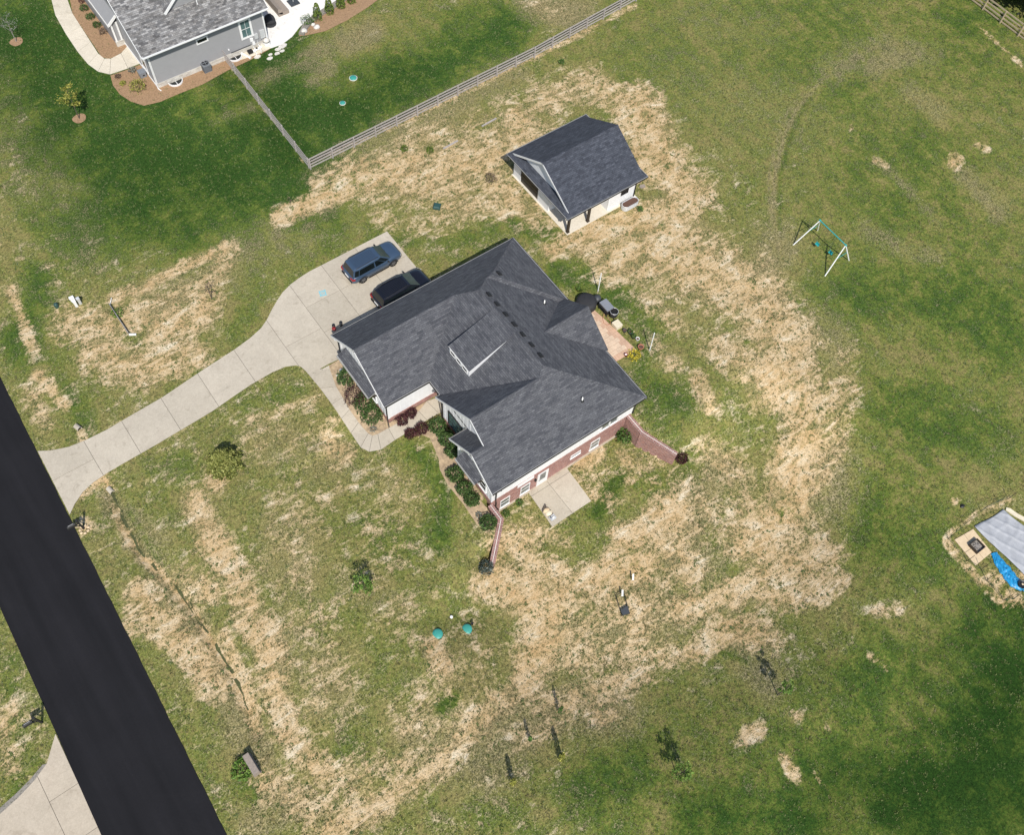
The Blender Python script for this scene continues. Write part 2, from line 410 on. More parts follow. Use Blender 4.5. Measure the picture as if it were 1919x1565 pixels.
# ------------------------------------------------------------------ ground
def axis(parts):
    a = []
    for lo, hi, st in parts: a += list(np.arange(lo, hi-1e-6, st))
    return np.array(a+[parts[-1][1]])
GX = axis([(-1500, -300, 300), (-300, -60, 30), (-60, -30, 5), (-30, -8, .7), (-8, 46, .3), (46, 104, .4), (104, 130, 5), (130, 300, 30), (300, 1500, 300)])
GY = axis([(-1500, -300, 300), (-300, -60, 30), (-60, -22, 5), (-22, -4, .7), (-4, 34, .3), (34, 62, .4), (62, 105, .7), (105, 130, 5), (130, 300, 30), (300, 1500, 300)])
XX, YY = np.meshgrid(GX, GY, indexing='ij'); XF, YF = XX.ravel(), YY.ravel()
near = (XF > -60) & (XF < 130) & (YF > -60) & (YF < 130)
ZF = np.zeros(XF.shape); ZF[near] = terr(XF[near], YF[near])
PU, PV = proj(np.stack([XF, YF, ZF], 1)); PU = np.where(near, PU, -9e3); PV = np.where(near, PV, -9e3)
def vnoise(x, y, s, seed):
    r = np.random.default_rng(seed); tab = r.random((64, 64)); u = x/s; v = y/s
    i = np.floor(u).astype(int); j = np.floor(v).astype(int); a = u-i; b = v-j; a = a*a*(3-2*a); b = b*b*(3-2*b)
    T = lambda p, q: tab[p % 64, q % 64]
    return (T(i, j)*(1-a)+T(i+1, j)*a)*(1-b)+(T(i, j+1)*(1-a)+T(i+1, j+1)*a)*b
WOB = vnoise(XF, YF, 2.5, 1)-.5+.6*(vnoise(XF, YF, 1.1, 2)-.5)
def strokes(base, data, wob=.5):
    m = base
    for pts, r, s in data:
        pts = pts if isinstance(pts, list) else [pts]
        if len(pts) == 1: d = np.hypot(PU-pts[0][0], PV-pts[0][1])
        else:
            d = np.full(PU.shape, 1e9)
            for a, b in zip(pts[:-1], pts[1:]): d = np.minimum(d, segd(PU, PV, a, b)[0])
        k = s*(1-sst(-.05, 1.7, d/r+WOB*wob*min(1., r/16))); m = np.maximum(m, k) if s > 0 else np.clip(m+k, 0, 1)
    return m
DIRT = strokes(np.full(XF.shape, .10), [
 ([(520, 408), (575, 385), (650, 358)], 22, .95), ([(600, 345), (665, 322), (720, 300)], 34, .6), ([(690, 335), (800, 325), (900, 300), (980, 260)], 62, .72), ([(760, 270), (870, 235), (960, 200)], 40, .42),
 ([(970, 222)], 34, 1.0), ([(1010, 190), (1090, 160), (1190, 185)], 42, .62), ([(1200, 190), (1215, 250), (1260, 310), (1290, 370)], 52, .82), ([(1170, 205), (1195, 280), (1225, 330)], 30, .8),
 ([(820, 400), (900, 380), (1000, 400)], 36, .52), ([(930, 350), (1000, 400)], 40, .7), ([(1090, 440), (1180, 410), (1260, 400)], 42, .85), ([(1150, 480), (1240, 490), (1320, 520), (1400, 560), (1470, 620)], 60, .80),
 ([(1280, 450), (1340, 500), (1430, 560), (1480, 640), (1450, 700), (1500, 760), (1510, 850), (1490, 930)], 62, .80), ([(1440, 700), (1490, 690)], 46, .9), ([(1350, 650), (1420, 700)], 40, .6), ([(1570, 740), (1560, 830)], 55, .55), ([(1600, 660), (1560, 700)], 30, .4),
 ([(1490, 870), (1470, 950), (1420, 1010)], 52, .85), ([(1330, 840), (1390, 900), (1400, 970)], 42, .5), ([(1400, 1020), (1480, 1060), (1540, 1040)], 55, .8), ([(1280, 1140), (1370, 1110), (1430, 1070)], 34, .85), ([(1440, 1110), (1500, 1120), (1560, 1090)], 44, .75), ([(1300, 1220), (1380, 1180), (1440, 1190)], 34, .8),
 ([(1180, 1010), (1220, 985), (1260, 960)], 40, .9), ([(1210, 1060), (1130, 1080), (1040, 1130), (1010, 1230)], 44, .85), ([(930, 1090), (965, 1110), (1000, 1120)], 42, 1.0), ([(1000, 1060), (1040, 1080)], 35, .8), ([(1260, 1040), (1300, 1080)], 46, .65), ([(1200, 1140), (1180, 1190)], 50, .7),
 ([(1020, 1210), (990, 1260), (985, 1290)], 26, .95), ([(1060, 1180), (1100, 1240)], 50, .55), ([(950, 1310), (880, 1370), (810, 1440), (720, 1510), (600, 1560)], 34, .72), ([(1040, 1330), (1120, 1290), (1210, 1260)], 40, .62), ([(1080, 1240), (1200, 1230), (1290, 1230)], 36, .55), ([(1130, 1340), (1100, 1310)], 30, .6), ([(980, 1380), (1040, 1370)], 34, .4),
 ([(815, 1215), (830, 1250)], 24, .95), ([(900, 1330), (860, 1380)], 22, .6),
 ([(365, 940), (395, 1000), (430, 1060), (470, 1140), (510, 1220), (515, 1290), (545, 1380), (600, 1440)], 34, .74), ([(390, 1010), (430, 1060)], 34, .9), ([(455, 1150), (500, 1230)], 26, .85), ([(270, 1115), (320, 1180), (370, 1240), (405, 1280)], 40, .80), ([(260, 1090), (240, 1180)], 18, .6), ([(385, 1275)], 20, 1.0), ([(420, 1190), (465, 1290), (480, 1370)], 14, .75), ([(340, 1080), (400, 1110)], 28, .6),
 ([(500, 1470), (600, 1530)], 40, .6), ([(620, 1480), (700, 1440), (760, 1430)], 40, .5), ([(540, 1340), (580, 1420)], 22, .6),
 ([(130, 610), (220, 600), (320, 590)], 46, .62), ([(330, 560), (400, 520), (430, 470)], 30, .55), ([(250, 550), (340, 500), (420, 465)], 13, .8), ([(180, 660), (280, 690), (350, 650)], 48, .7), ([(300, 620), (370, 600), (390, 560)], 40, .8), ([(210, 560), (250, 540)], 14, .9),
 ([(22, 545), (35, 580), (60, 650)], 13, .8), ([(70, 700), (110, 745), (122, 762)], 13, .95), ([(60, 740), (90, 790)], 24, .5), ([(153, 815), (160, 828)], 7, 1.0), ([(193, 893), (205, 915)], 8, 1.0), ([(150, 928), (190, 900)], 10, .9), ([(160, 985)], 14, .9),
 ([(210, 950), (240, 1000)], 7, .85), ([(620, 830), (650, 850)], 22, .75), ([(560, 790), (640, 780)], 30, .3), ([(700, 700)], 10, .3), ([(430, 880), (400, 910)], 22, .9), ([(470, 790), (600, 745)], 14, .42),
 ([(935, 1010), (970, 1030), (1000, 990)], 34, .62), ([(1080, 870), (1120, 850)], 22, .85), ([(1090, 910), (1140, 940)], 26, .5), ([(1160, 850), (1180, 870)], 20, .5), ([(1000, 1000), (1060, 1010)], 30, .45), ([(1230, 650), (1260, 680)], 22, .55), ([(1310, 710), (1330, 760)], 18, .7), ([(1200, 560), (1260, 600)], 30, .45),
 ([(1030, 470), (1100, 440)], 16, .9), ([(700, 400), (780, 430), (860, 420)], 30, .35), ([(1790, 300)], 18, .9), ([(1640, 300), (1660, 310)], 10, .6), ([(1830, 270), (1850, 280)], 8, .7), ([(1595, 238)], 5, .9), ([(1790, 940)], 9, .9), ([(1880, 1110), (1919, 1080)], 14, .7), ([(1860, 1080), (1900, 1120)], 26, .6),
 ([(1390, 1385), (1420, 1370)], 22, .75), ([(1480, 1340), (1500, 1345)], 16, .7), ([(1545, 1360)], 8, .8), ([(1470, 1420), (1490, 1455)], 14, .75), ([(1530, 1458), (1545, 1465)], 5, .9), ([(1640, 1150), (1680, 1140)], 22, .5), ([(1630, 1230), (1660, 1250)], 8, .6),
 ([(990, 10), (1060, 30), (1100, 20)], 30, .28),
 ([(1830, 45), (1870, 80), (1919, 125)], 5, .6), ([(1775, 1015), (1800, 1050), (1840, 1090), (1880, 1130)], 11, .7), ([(1850, 1085), (1905, 1120)], 22, .6), ([(1780, 1000), (1830, 965), (1890, 935)], 10, .55), ([(228, 985), (262, 1040), (310, 1085), (365, 1150), (405, 1215), (440, 1275), (465, 1340)], 10, 1.0), ([(600, 900), (560, 1050), (620, 1200), (600, 1330)], 90, .30), ([(760, 900), (700, 1000), (740, 1150)], 90, .26), ([(500, 820), (600, 800)], 60, .28), ([(900, 1240), (760, 1380)], 90, .34), ([(1000, 900), (1200, 880)], 70, .32), ([(1280, 960), (1200, 1100), (1100, 1200)], 90, .45), ([(590, 300), (800, 205), (1000, 108), (1190, 10)], 7, .6), ([(20, 1440), (10, 1330)], 28, .6), ([(60, 1340)], 14, .5), ([(40, 1210)], 18, .35), ([(410, 90), (575, 310)], 4, .5),
])
LUSH_AND_SHADE = strokes(np.full(XF.shape, .34), [  # lush grass; bottom-right strokes also put soft cloud shade into the green
 ([(40, 60), (300, 300), (520, 300)], 210, 1.05), ([(120, 420), (300, 400)], 110, .85), ([(500, 60), (560, 220), (640, 220)], 90, 1.15), ([(650, 200), (800, 130), (950, 60)], 80, .95), ([(850, 40), (950, 20)], 50, .7), ([(80, 520), (30, 640)], 60, .8), ([(120, 740), (160, 790)], 50, .72), ([(440, 620), (490, 560)], 34, .55), ([(700, 460), (840, 450), (930, 430)], 34, .6), ([(960, 420), (1040, 450)], 34, .72),
 ([(1040, 510), (1120, 520), (1170, 560)], 40, .82), ([(1170, 560), (1230, 620), (1200, 700), (1270, 760)], 46, .72), ([(1230, 760), (1300, 880)], 60, .62), ([(1120, 960), (1160, 890)], 26, .9), ([(1200, 900), (1280, 900)], 50, .62),
 ([(760, 840), (830, 900), (830, 1000)], 44, .78), ([(700, 760), (650, 900)], 40, .5), ([(820, 960), (825, 1030)], 14, .8), ([(560, 960), (680, 980), (760, 1060)], 70, .5), ([(560, 1120), (700, 1180), (740, 1280)], 80, .48), ([(850, 1310), (830, 1330)], 24, .95), ([(700, 1300), (650, 1400)], 50, .5), ([(460, 760), (560, 730)], 40, .55), ([(300, 880), (360, 860)], 40, .55), ([(240, 960), (300, 1060)], 18, .75), ([(DITCH[i]) for i in range(len(DITCH))], 6, .9), ([(450, 1480), (500, 1500)], 40, .7), ([(390, 1520), (420, 1565)], 20, .6),
 ([(1340, 1190), (1390, 1170)], 16, 1.0), ([(1340, 1220), (1400, 1240)], 10, .8), ([(1460, 970), (1480, 960)], 14, .95), ([(1360, 1060), (1300, 1100)], 40, .55), ([(1400, 640)], 8, .9), ([(1480, 560), (1500, 580)], 14, .85),
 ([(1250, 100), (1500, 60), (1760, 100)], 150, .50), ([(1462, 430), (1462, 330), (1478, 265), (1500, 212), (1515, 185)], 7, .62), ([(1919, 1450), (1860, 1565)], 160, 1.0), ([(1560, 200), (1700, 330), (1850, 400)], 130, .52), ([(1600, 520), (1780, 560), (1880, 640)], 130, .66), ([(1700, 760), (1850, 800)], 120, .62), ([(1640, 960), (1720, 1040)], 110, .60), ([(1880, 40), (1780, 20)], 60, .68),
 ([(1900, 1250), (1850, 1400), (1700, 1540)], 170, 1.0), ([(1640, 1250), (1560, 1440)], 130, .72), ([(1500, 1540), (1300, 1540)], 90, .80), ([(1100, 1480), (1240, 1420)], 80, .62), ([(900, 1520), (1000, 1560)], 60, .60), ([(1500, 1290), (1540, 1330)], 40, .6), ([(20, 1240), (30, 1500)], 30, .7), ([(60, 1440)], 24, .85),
])
DARK = strokes(np.zeros(XF.shape), [([(1462, 430), (1462, 330), (1478, 265), (1500, 212), (1520, 180)], 6, .30), ([(1919, 1480), (1860, 1565)], 140, .9), ([(820, 955), (826, 1030)], 10, .2), ([(1120, 960), (1160, 890)], 20, .45), ([(850, 1310), (830, 1330)], 18, .5), ([(1340, 1190), (1390, 1170)], 12, .5), ([(1390, 1180), (1350, 1215), (1400, 1240)], 8, .5), ([(1900, 1300), (1840, 1440), (1720, 1560)], 170, .95), ([(1560, 1540), (1640, 1480)], 110, .7), ([(30, 120), (130, 300), (300, 380)], 90, .35), ([(440, 130), (540, 280)], 60, .5), ([(250, 330), (420, 330)], 70, .4), ([(1280, 1560), (1400, 1520)], 70, .45), ([(640, 200), (760, 140)], 50, .35), ([(DITCH[i]) for i in range(len(DITCH))], 5, 1.)])  # deep green cover; bottom-right strokes paint cloud shade into the grass colour
BROWN = strokes(np.full(XF.shape, .30), [([(490, 150), (560, 120), (600, 90)], 24, 1.15), ([(580, 150), (610, 130)], 24, 1.15), ([(650, 80), (700, 60)], 30, 1.1), ([(400, 230), (470, 200)], 18, .9),
 ([(20, 240), (90, 330), (160, 460)], 90, .62), ([(600, 380), (440, 470), (560, 440)], 60, .8), ([(580, 330), (700, 270), (840, 200), (960, 140)], 44, .85), ([(430, 500), (300, 560)], 60, .7), ([(760, 320), (860, 260)], 50, .6), ([(1250, 130), (1500, 200)], 130, .55), ([(1560, 130), (1660, 80), (1740, 110)], 44, .85), ([(1460, 440), (1420, 560), (1560, 640)], 60, .8), ([(1580, 860), (1560, 960)], 70, .8), ([(1830, 350), (1880, 390)], 40, .7), ([(1460, 470), (1448, 400), (1452, 330), (1468, 260), (1492, 205), (1530, 160), (1580, 120), (1640, 88), (1700, 78)], 6, 1.1), ([(205, 930), (300, 1085), (395, 1210), (460, 1330), (500, 1420)], 22, 1.0), ([(1000, 0), (1080, 20)], 50, 1.1), ([(1640, 300), (1700, 350), (1760, 420)], 20, .8), ([(1620, 430), (1700, 470), (1760, 480)], 30, .8), ([(1810, 330), (1870, 400)], 26, 1.0), ([(1640, 120), (1720, 100)], 36, 1.1), ([(1700, 170), (1760, 210)], 30, .8), ([(1445, 470), (1440, 340), (1456, 262), (1480, 205), (1520, 155)], 4, .9),
 ([(260, 1020), (340, 1120), (420, 1300), (460, 1420)], 40, .85), ([(540, 1000), (560, 1200), (640, 1330)], 90, .6), ([(780, 1380), (900, 1440), (1000, 1330), (1150, 1330)], 80, .85), ([(1080, 1200), (1250, 1150)], 80, .8), ([(1400, 1240), (1450, 1290)], 60, .8), ([(200, 940), (300, 1010)], 30, .8), ([(1340, 880), (1260, 1000), (1340, 1060)], 60, .75), ([(1000, 880), (1250, 860)], 60, .5), ([(520, 840), (720, 900)], 80, .6), ([(480, 1540), (560, 1500)], 50, .8), ([(640, 1100), (760, 1130)], 60, .5), ([(1420, 60), (1300, 30)], 90, .6),
])
FIELD = strokes(np.zeros(XF.shape), [([(1300, 60), (1600, 120), (1860, 60)], 190, 1.), ([(1700, 350), (1850, 600)], 230, 1.), ([(1680, 800), (1720, 1000)], 150, 1.), ([(1850, 1250), (1650, 1450), (1300, 1530)], 210, 1.), ([(1150, 1440), (1350, 1360)], 80, .8), ([(250, 200), (480, 330)], 200, .8), ([(600, 200), (900, 60)], 110, .6), ([(480, 600), (450, 540)], 50, .5)], .3)
DIRT = DIRT-.30*FIELD*(1-sst(.25, .5, DIRT))-.25*np.clip(LUSH_AND_SHADE-.5, 0, 1)*(1-sst(.3, .6, DIRT))
BROWN = BROWN-.65*np.clip(LUSH_AND_SHADE-.5, 0, 1)-.28*FIELD+.50*sst(.15, .6, DIRT)
gm = bpy.data.meshes.new('ground'); nx, ny = len(GX), len(GY)
idx = np.arange(nx*ny).reshape(nx, ny)
fc = np.stack([idx[:-1, :-1], idx[1:, :-1], idx[1:, 1:], idx[:-1, 1:]], -1).reshape(-1, 4)
gm.from_pydata(np.stack([XF, YF, ZF], 1).tolist(), [], fc.tolist())
ca = gm.color_attributes.new('cover', 'FLOAT_COLOR', 'POINT')
ca.data.foreach_set('color', np.stack([DIRT, LUSH_AND_SHADE, DARK, BROWN], 1).ravel())
gm.polygons.foreach_set('use_smooth', [True]*len(gm.polygons))
def groundmat():
    m, t, b = nodes('ground'); p = wpos(t)
    at = N(t, 'Attribute', attribute_name='cover'); sp = N(t, 'SeparateColor'); t.links.new(at.outputs['Color'], sp.inputs[0])
    A, L, D, B = sp.outputs[0], sp.outputs[1], sp.outputs[2], at.outputs['Alpha']
    st = N(t, 'Mapping'); st.inputs['Rotation'].default_value[2] = .9; st.inputs['Scale'].default_value = (.5, 1.5, 1); t.links.new(p, st.inputs[0])
    def nn(vec, s, det, ro, dist=0., k=2.6):
        return mth(t, 'MULTIPLY', mth(t, 'SUBTRACT', noise(t, vec, s, det, ro, 0, dist), .5), k)
    nf = nn(p, 4.2, 4, .75, .3); nf2 = nn(p, 6.1, 4, .75, .2); nm = nn(p, 1.25, 5, .68, .8); nm2 = nn(p, .55, 4, .62, .5); ns = nn(st.outputs[0], .8, 6, .7, 1.2); nv = nn(p, 9.5, 3, .85); ng = nn(p, .13, 4, .6)
    def lin(*tr):
        s = None
        for v, k in tr:
            q = mth(t, 'MULTIPLY', v, k); s = q if s is None else mth(t, 'ADD', s, q)
        return s
    u = lambda v, k=.5: mth(t, 'ADD', mth(t, 'MULTIPLY', v, k), .5)
    amp = mth(t, 'MINIMUM', mth(t, 'MAXIMUM', mth(t, 'ADD', mth(t, 'MULTIPLY', A, 1.3), .50), .30), 1.)
    dirt = mth(t, 'ADD', mth(t, 'ADD', mth(t, 'MULTIPLY', A, .95), .045), mth(t, 'MULTIPLY', amp, lin((nf, .50), (nm, .74), (ns, 1.15), (nv, .36), (nm2, .60))))
    dirt = ramp(t, dirt, [(.24, (0, 0, 0)), (.48, (.42, .42, .42)), (.84, (1, 1, 1))])
    br = mth(t, 'ADD', B, lin((nf2, .75), (nm, .65), (nm2, .55), (nv, .70)))
    br = ramp(t, br, [(.28, (0, 0, 0)), (.80, (1, 1, 1))])
    gr = mth(t, 'ADD', L, lin((nf2, .55), (nm2, .62), (nm, .62), (ng, .40), (nv, .32)))
    sx = N(t, 'SeparateXYZ'); t.links.new(p, sx.inputs[0])
    stripe = mth(t, 'SINE', mth(t, 'ADD', mth(t, 'MULTIPLY', sx.outputs[0], 2.9), mth(t, 'MULTIPLY', nm2, 1.6)))
    gr = mth(t, 'ADD', gr, mth(t, 'MULTIPLY', stripe, .055))
    grass = ramp(t, gr, [(.05, (.240, .212, .080)), (.32, (.168, .188, .044)), (.60, (.098, .146, .027)), (.98, (.038, .086, .016))])
    straw = ramp(t, u(nv, 1.), [(.2, (.125, .096, .052)), (.5, (.265, .21, .12)), (.85, (.45, .37, .23))])
    grass = mixc(t, mth(t, 'MULTIPLY', br, .66), grass, straw)
    grass = mixc(t, .85, grass, ramp(t, u(lin((nf, 1.4), (nv, 1.7))), [(.08, (.36, .39, .34)), (.5, (1, 1, 1)), (.95, (1.6, 1.55, 1.4))]), 'MULTIPLY')
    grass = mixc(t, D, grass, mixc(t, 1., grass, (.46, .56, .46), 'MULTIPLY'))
    sand = ramp(t, u(lin((ns, 1.3), (nm2, .9))), [(.10, (.47, .285, .128)), (.42, (.585, .405, .210)), (.68, (.645, .49, .295)), (.92, (.75, .64, .46))])
    sand = mixc(t, .8, sand, ramp(t, u(lin((nf2, 1.1), (nv, 1.6))), [(.10, (.46, .53, .48)), (.5, (1, 1, 1)), (.9, (1.15, 1.16, 1.18))]), 'MULTIPLY')
    speck = ramp(t, u(lin((nv, 1.2), (nf, 1.0))), [(.20, (1, 1, 1)), (.36, (0, 0, 0))])
    sand = mixc(t, mth(t, 'MULTIPLY', speck, .75), sand, (.125, .118, .055))
    c = mixc(t, dirt, grass, sand)
    t.links.new(c, b.inputs['Base Color']); b.inputs['Roughness'].default_value = .95; b.inputs['Specular IOR Level'].default_value = .1
    bump(t, b, lin((nf, .6), (nv, .5), (dirt, -.25)), .75, .08)
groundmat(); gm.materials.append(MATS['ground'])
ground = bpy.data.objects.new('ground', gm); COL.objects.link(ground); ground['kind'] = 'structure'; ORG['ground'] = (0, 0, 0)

# ------------------------------------------------------------------ road, driveways, walks, beds
def rx(y): return -7.58-(52.5-y)*.0298
def lx(y): return -14.6-(34.8-y)*.027
def rag(y): return .012*math.sin(y*1.7)+.01*math.sin(y*4.3+1)
road = drape('road', [(rx(y), y) for y in (-200, -20)]+[(rx(y)+rag(y), y) for y in np.arange(-19, 60, .35)]+[(rx(y), y) for y in (60, 220)]+[(lx(y), y) for y in (220, 60, 20, -20, -200)], .05, 'asphalt', 4, .08)
def slabs(name, poly, xcuts, ycuts, mat, off=.05, gap=.03, base='joint', thick=.09, step=1.):
    st = drape(name, poly, off-.03, base, step, .05)
    xs = [-1e4]+list(xcuts)+[1e4]
    for i in range(len(xs)-1):
        q = clip(poly, 0, xs[i]+(gap/2 if i else 0), 1); q = clip(q, 0, xs[i+1]-(gap/2 if i < len(xs)-2 else 0), -1)
        if len(q) < 3: continue
        yc = [c for lo, hi, c in ycuts if lo-.01 <= max(xs[i], -1e3) and min(xs[i+1], 1e3) <= hi+.01]
        ys = [-1e4]+sorted(yc)+[1e4]
        for j in range(len(ys)-1):
            r = clip(q, 1, ys[j]+(gap/2 if j else 0), 1); r = clip(r, 1, ys[j+1]-(gap/2 if j < len(ys)-2 else 0), -1)
            ar = abs(sum(r[k][0]*r[(k+1) % len(r)][1]-r[(k+1) % len(r)][0]*r[k][1] for k in range(len(r)))) if len(r) > 2 else 0
            if ar > .05: drape('slab', r, off, mat, step, thick, parent=st)
    return st
NE_ = [(-7.75, 44.75), (-6.96, 44.26), (-5.69, 43.78), (-4.49, 43.62), (-2.8, 43.58), (2, 43.85), (5.2, 44.25), (8.64, 44.67), (10.2, 44.95), (11.39, 45.31), (12.2, 45.8), (13.01, 46.45), (13.8, 47.0), (14.58, 47.48), (15.5, 47.82), (16.39, 48.0), (17.5, 48.13), (25.27, 48.19), (25.26, 39.2)]
SE_ = [(15.42, 39.2), (14.15, 39.3), (12.42, 39.25), (12.2, 40.3), (11.95, 40.62), (11.2, 40.98), (10.08, 41.12), (8.15, 41.02), (4.63, 40.6), (0.03, 40.32), (-4.31, 40.25), (-5.42, 40.11), (-6.4, 39.79), (-7.27, 39.2), (-7.9, 38.6)]
slabs('driveway', NE_+SE_, [-4.6, -1.55, 1.8, 5.15, 8.55, 12.1, 15.4, 18.65, 22.0], [(-1e3, -4.6, 41.8), (12.1, 15.4, 42.6), (15.4, 18.65, 45.05), (18.65, 22, 45.05), (22, 1e3, 45.05), (15.4, 18.65, 42.1), (18.65, 22, 42.1), (22, 1e3, 42.1)], 'concrete')
WO = [(570, 692), (600, 728), (622, 758), (640, 785), (658, 812), (676, 839), (692, 847), (714, 843), (740, 825), (770, 807), (800, 788), (822, 775)]
WI = [(618, 692), (630, 725), (642, 745), (655, 768), (672, 792), (690, 813), (698, 817), (708, 814), (728, 803), (757, 787), (785, 771), (800, 752)]
WO = [(12.45, 39.17)]+[gt(*q)[:2] for q in WO]+[(21.1, 30.5)]; WI = [(14.1, 39.17)]+[gt(*q)[:2] for q in WI]+[(21.1, 31.8)]
WALK = WO+WI[::-1]
drape('planting_bed', [(14.1, 39.15), (15.45, 39.2), (15.45, 32.3), (19.0, 32.3)]+WI[-2:0:-1], .035, 'mulch_dry', .4)
bp = [(832, 778), (810, 790), (772, 818), (790, 815), (806, 822), (822, 860), (824, 880), (838, 908), (868, 945), (895, 985), (912, 1000), (922, 992)]
drape('planting_bed', [gt(u, v)[:2] for u, v in bp]+[(17.7, 21.2), (17.85, 22.1), (18.1, 26.6), (19.2, 30.2)], .035, 'mulch_dry', .4)
slabs('lower_patio', [(21.6, 21.95), (21.42, 18.52), (25.25, 18.53), (25.4, 21.95)], [23.4], [(-1e3, 23.4, 21.5), (23.4, 1e3, 21.5)], 'concrete', .06, step=1.)
def ribbon(name, outer, inner, mat, off=.05, gap=.03, thick=.09):
    """walk made of slabs between two edge lines"""
    st = drape(name, outer+inner[::-1], off-.03, 'joint', .5, .05)
    for a, b, c, d in zip(outer[:-1], outer[1:], inner[1:], inner[:-1]):
        L1 = math.hypot(b[0]-a[0], b[1]-a[1]); L2 = math.hypot(c[0]-d[0], c[1]-d[1]); f = lambda p, q, L: (p[0]+(q[0]-p[0])*gap/2/max(L, .1), p[1]+(q[1]-p[1])*gap/2/max(L, .1))
        drape('slab', [f(a, b, L1), f(b, a, L1), f(c, d, L2), f(d, c, L2)], off, mat, .5, thick, parent=st)
    return st
ribbon('walkway', WO, WI, 'concrete')
dl = [Vector((*q, 0)) for q in DITCHW]; dL, dR = [], []
for i in range(len(dl)-1):
    d_ = (dl[i+1]-dl[i]).normalized(); s_ = Vector((-d_.y, d_.x, 0))
    for k in range(6):
        q = dl[i].lerp(dl[i+1], k/6)+s_*random.uniform(-.06, .06); dL.append(q+s_*random.uniform(.03, .16)); dR.append(q-s_*random.uniform(.03, .16))
for i0, i1 in ((0, 7), (8, 13), (15, 17), (20, 29), (31, 37), (38, 44)): drape('ditch', [(q.x, q.y) for q in dL[i0:i1+1]]+[(q.x, q.y) for q in dR[i0:i1+1][::-1]], .035, 'ditch_grass', .3)
# the far driveway across the road
fd = [(104, 1376), (97, 1400), (88, 1432), (66, 1462), (35, 1495), (0, 1527), (-60, 1575), (-40, 1640), (230, 1640), (192, 1566)]
fdw = [g(u, v) for u, v in fd]
slabs('far_driveway', fdw, [-16.9], [(-1e3, -16.9, 18.6), (-16.9, 1e3, 17.9), (-16.9, 1e3, 21.0)], 'concrete_tan', .04)
drape('gravel_strip', [g(u, v) for u, v in [(88, 1432), (66, 1462), (35, 1495), (0, 1527), (0, 1515), (30, 1488), (58, 1460), (80, 1434)]], .03, 'gravel_grey', .5)

# neighbour's walk, patio and beds
nw = [(88, -40), (97, 0), (100, 20), (118, 55), (142, 92), (165, 120), (185, 135), (205, 139), (240, 128), (262, 119), (262, 96), (243, 84), (238, 92), (228, 100), (215, 108), (203, 111), (190, 108), (165, 70), (148, 45), (135, 25), (127, 0), (118, -40)]
nwo = [(80, -70), (90, -35), (97, 0), (104, 28), (124, 64), (146, 97), (165, 120), (184, 134), (206, 139), (240, 128), (264, 118)]
nwi = [(108, -70), (118, -35), (127, 0), (136, 25), (152, 50), (170, 78), (184, 100), (196, 110), (208, 110), (227, 100), (243, 82)]
ribbon('neighbor_walk', [g(*q) for q in nwo], [g(*q) for q in nwi], 'concrete_pale')
drape('planting_bed', [g(*p) for p in [(128, -20), (136, 25), (149, 45), (166, 70), (191, 107), (203, 110), (214, 107), (227, 99), (238, 90), (243, 83), (225, 40), (190, -20)]], .035, 'mulch_brown', .5)
drape('planting_bed', [g(*p) for p in [(207, 141), (240, 130), (262, 121), (300, 160), (380, 126), (425, 107), (500, 76), (512, 88), (470, 112), (425, 133), (380, 158), (330, 178), (300, 191), (270, 198), (245, 190), (225, 177), (212, 160)]], .035, 'mulch_brown', .5)
np_ = [(495, 78), (508, 90), (530, 82), (548, 68), (562, 50), (575, 38), (600, 22), (632, 2), (660, -30), (520, -60), (480, 20)]
drape('neighbor_patio', [g(*p) for p in np_], .05, 'concrete_white', 1., .08)
drape('planting_bed', [g(*p) for p in [(560, 68), (575, 66), (610, 58), (650, 38), (690, 13), (720, -10), (760, -40), (680, -40), (640, -4), (602, 22), (580, 36), (572, 48), (565, 60)]], .035, 'mulch_brown', .5)
drape('neighbor_yard_slab', [g(*p) for p in [(425, 105), (452, 112), (480, 103), (512, 88), (497, 74)]], .045, 'concrete_pale', .5, .05)
# ------------------------------------------------------------------ the house
def onpl(u, v, fn):
    best = None
    for z in np.arange(-1, 9, .02):
        x, y = g(u, v, z); e = abs(fn(x, y)-z)
        if best is None or e < best[0]: best = (e, x, y, z)
    return best[1:]
house = thing('house', 'white house with dark grey shingle roof and brick walk-out basement beside the driveway', 'house', (24., 30., 0.))
BE, BW, AP = .5758, .589, .75
NWz = 3+AP*3.89
GWN, GWR, GWS = (15., 39.68, 3), (15., 35.79, NWz), (15., 31.9, 3)
Gm = (19.05+(NWz-3)/BW, 35.79, NWz); P0 = (25.5, 34.61, 6.8); P1b = (32.1-(NWz-3)/BE, 35.79, NWz); P1 = (27.5, 35.79, NWz)
NEc = (32.57, 39.68, 3); P2 = (25.5, 26.52, 6.8); FA = (18.7, 25.975, 3+AP*4.525); P3 = (19.05+(FA[2]-3)/BW, 25.975, FA[2])
R2f = (17.58, 24.21, 3+AP*2.76); R2b = (18.7, 24.21, 3+AP*2.76)
r = MB(); DZ = .10
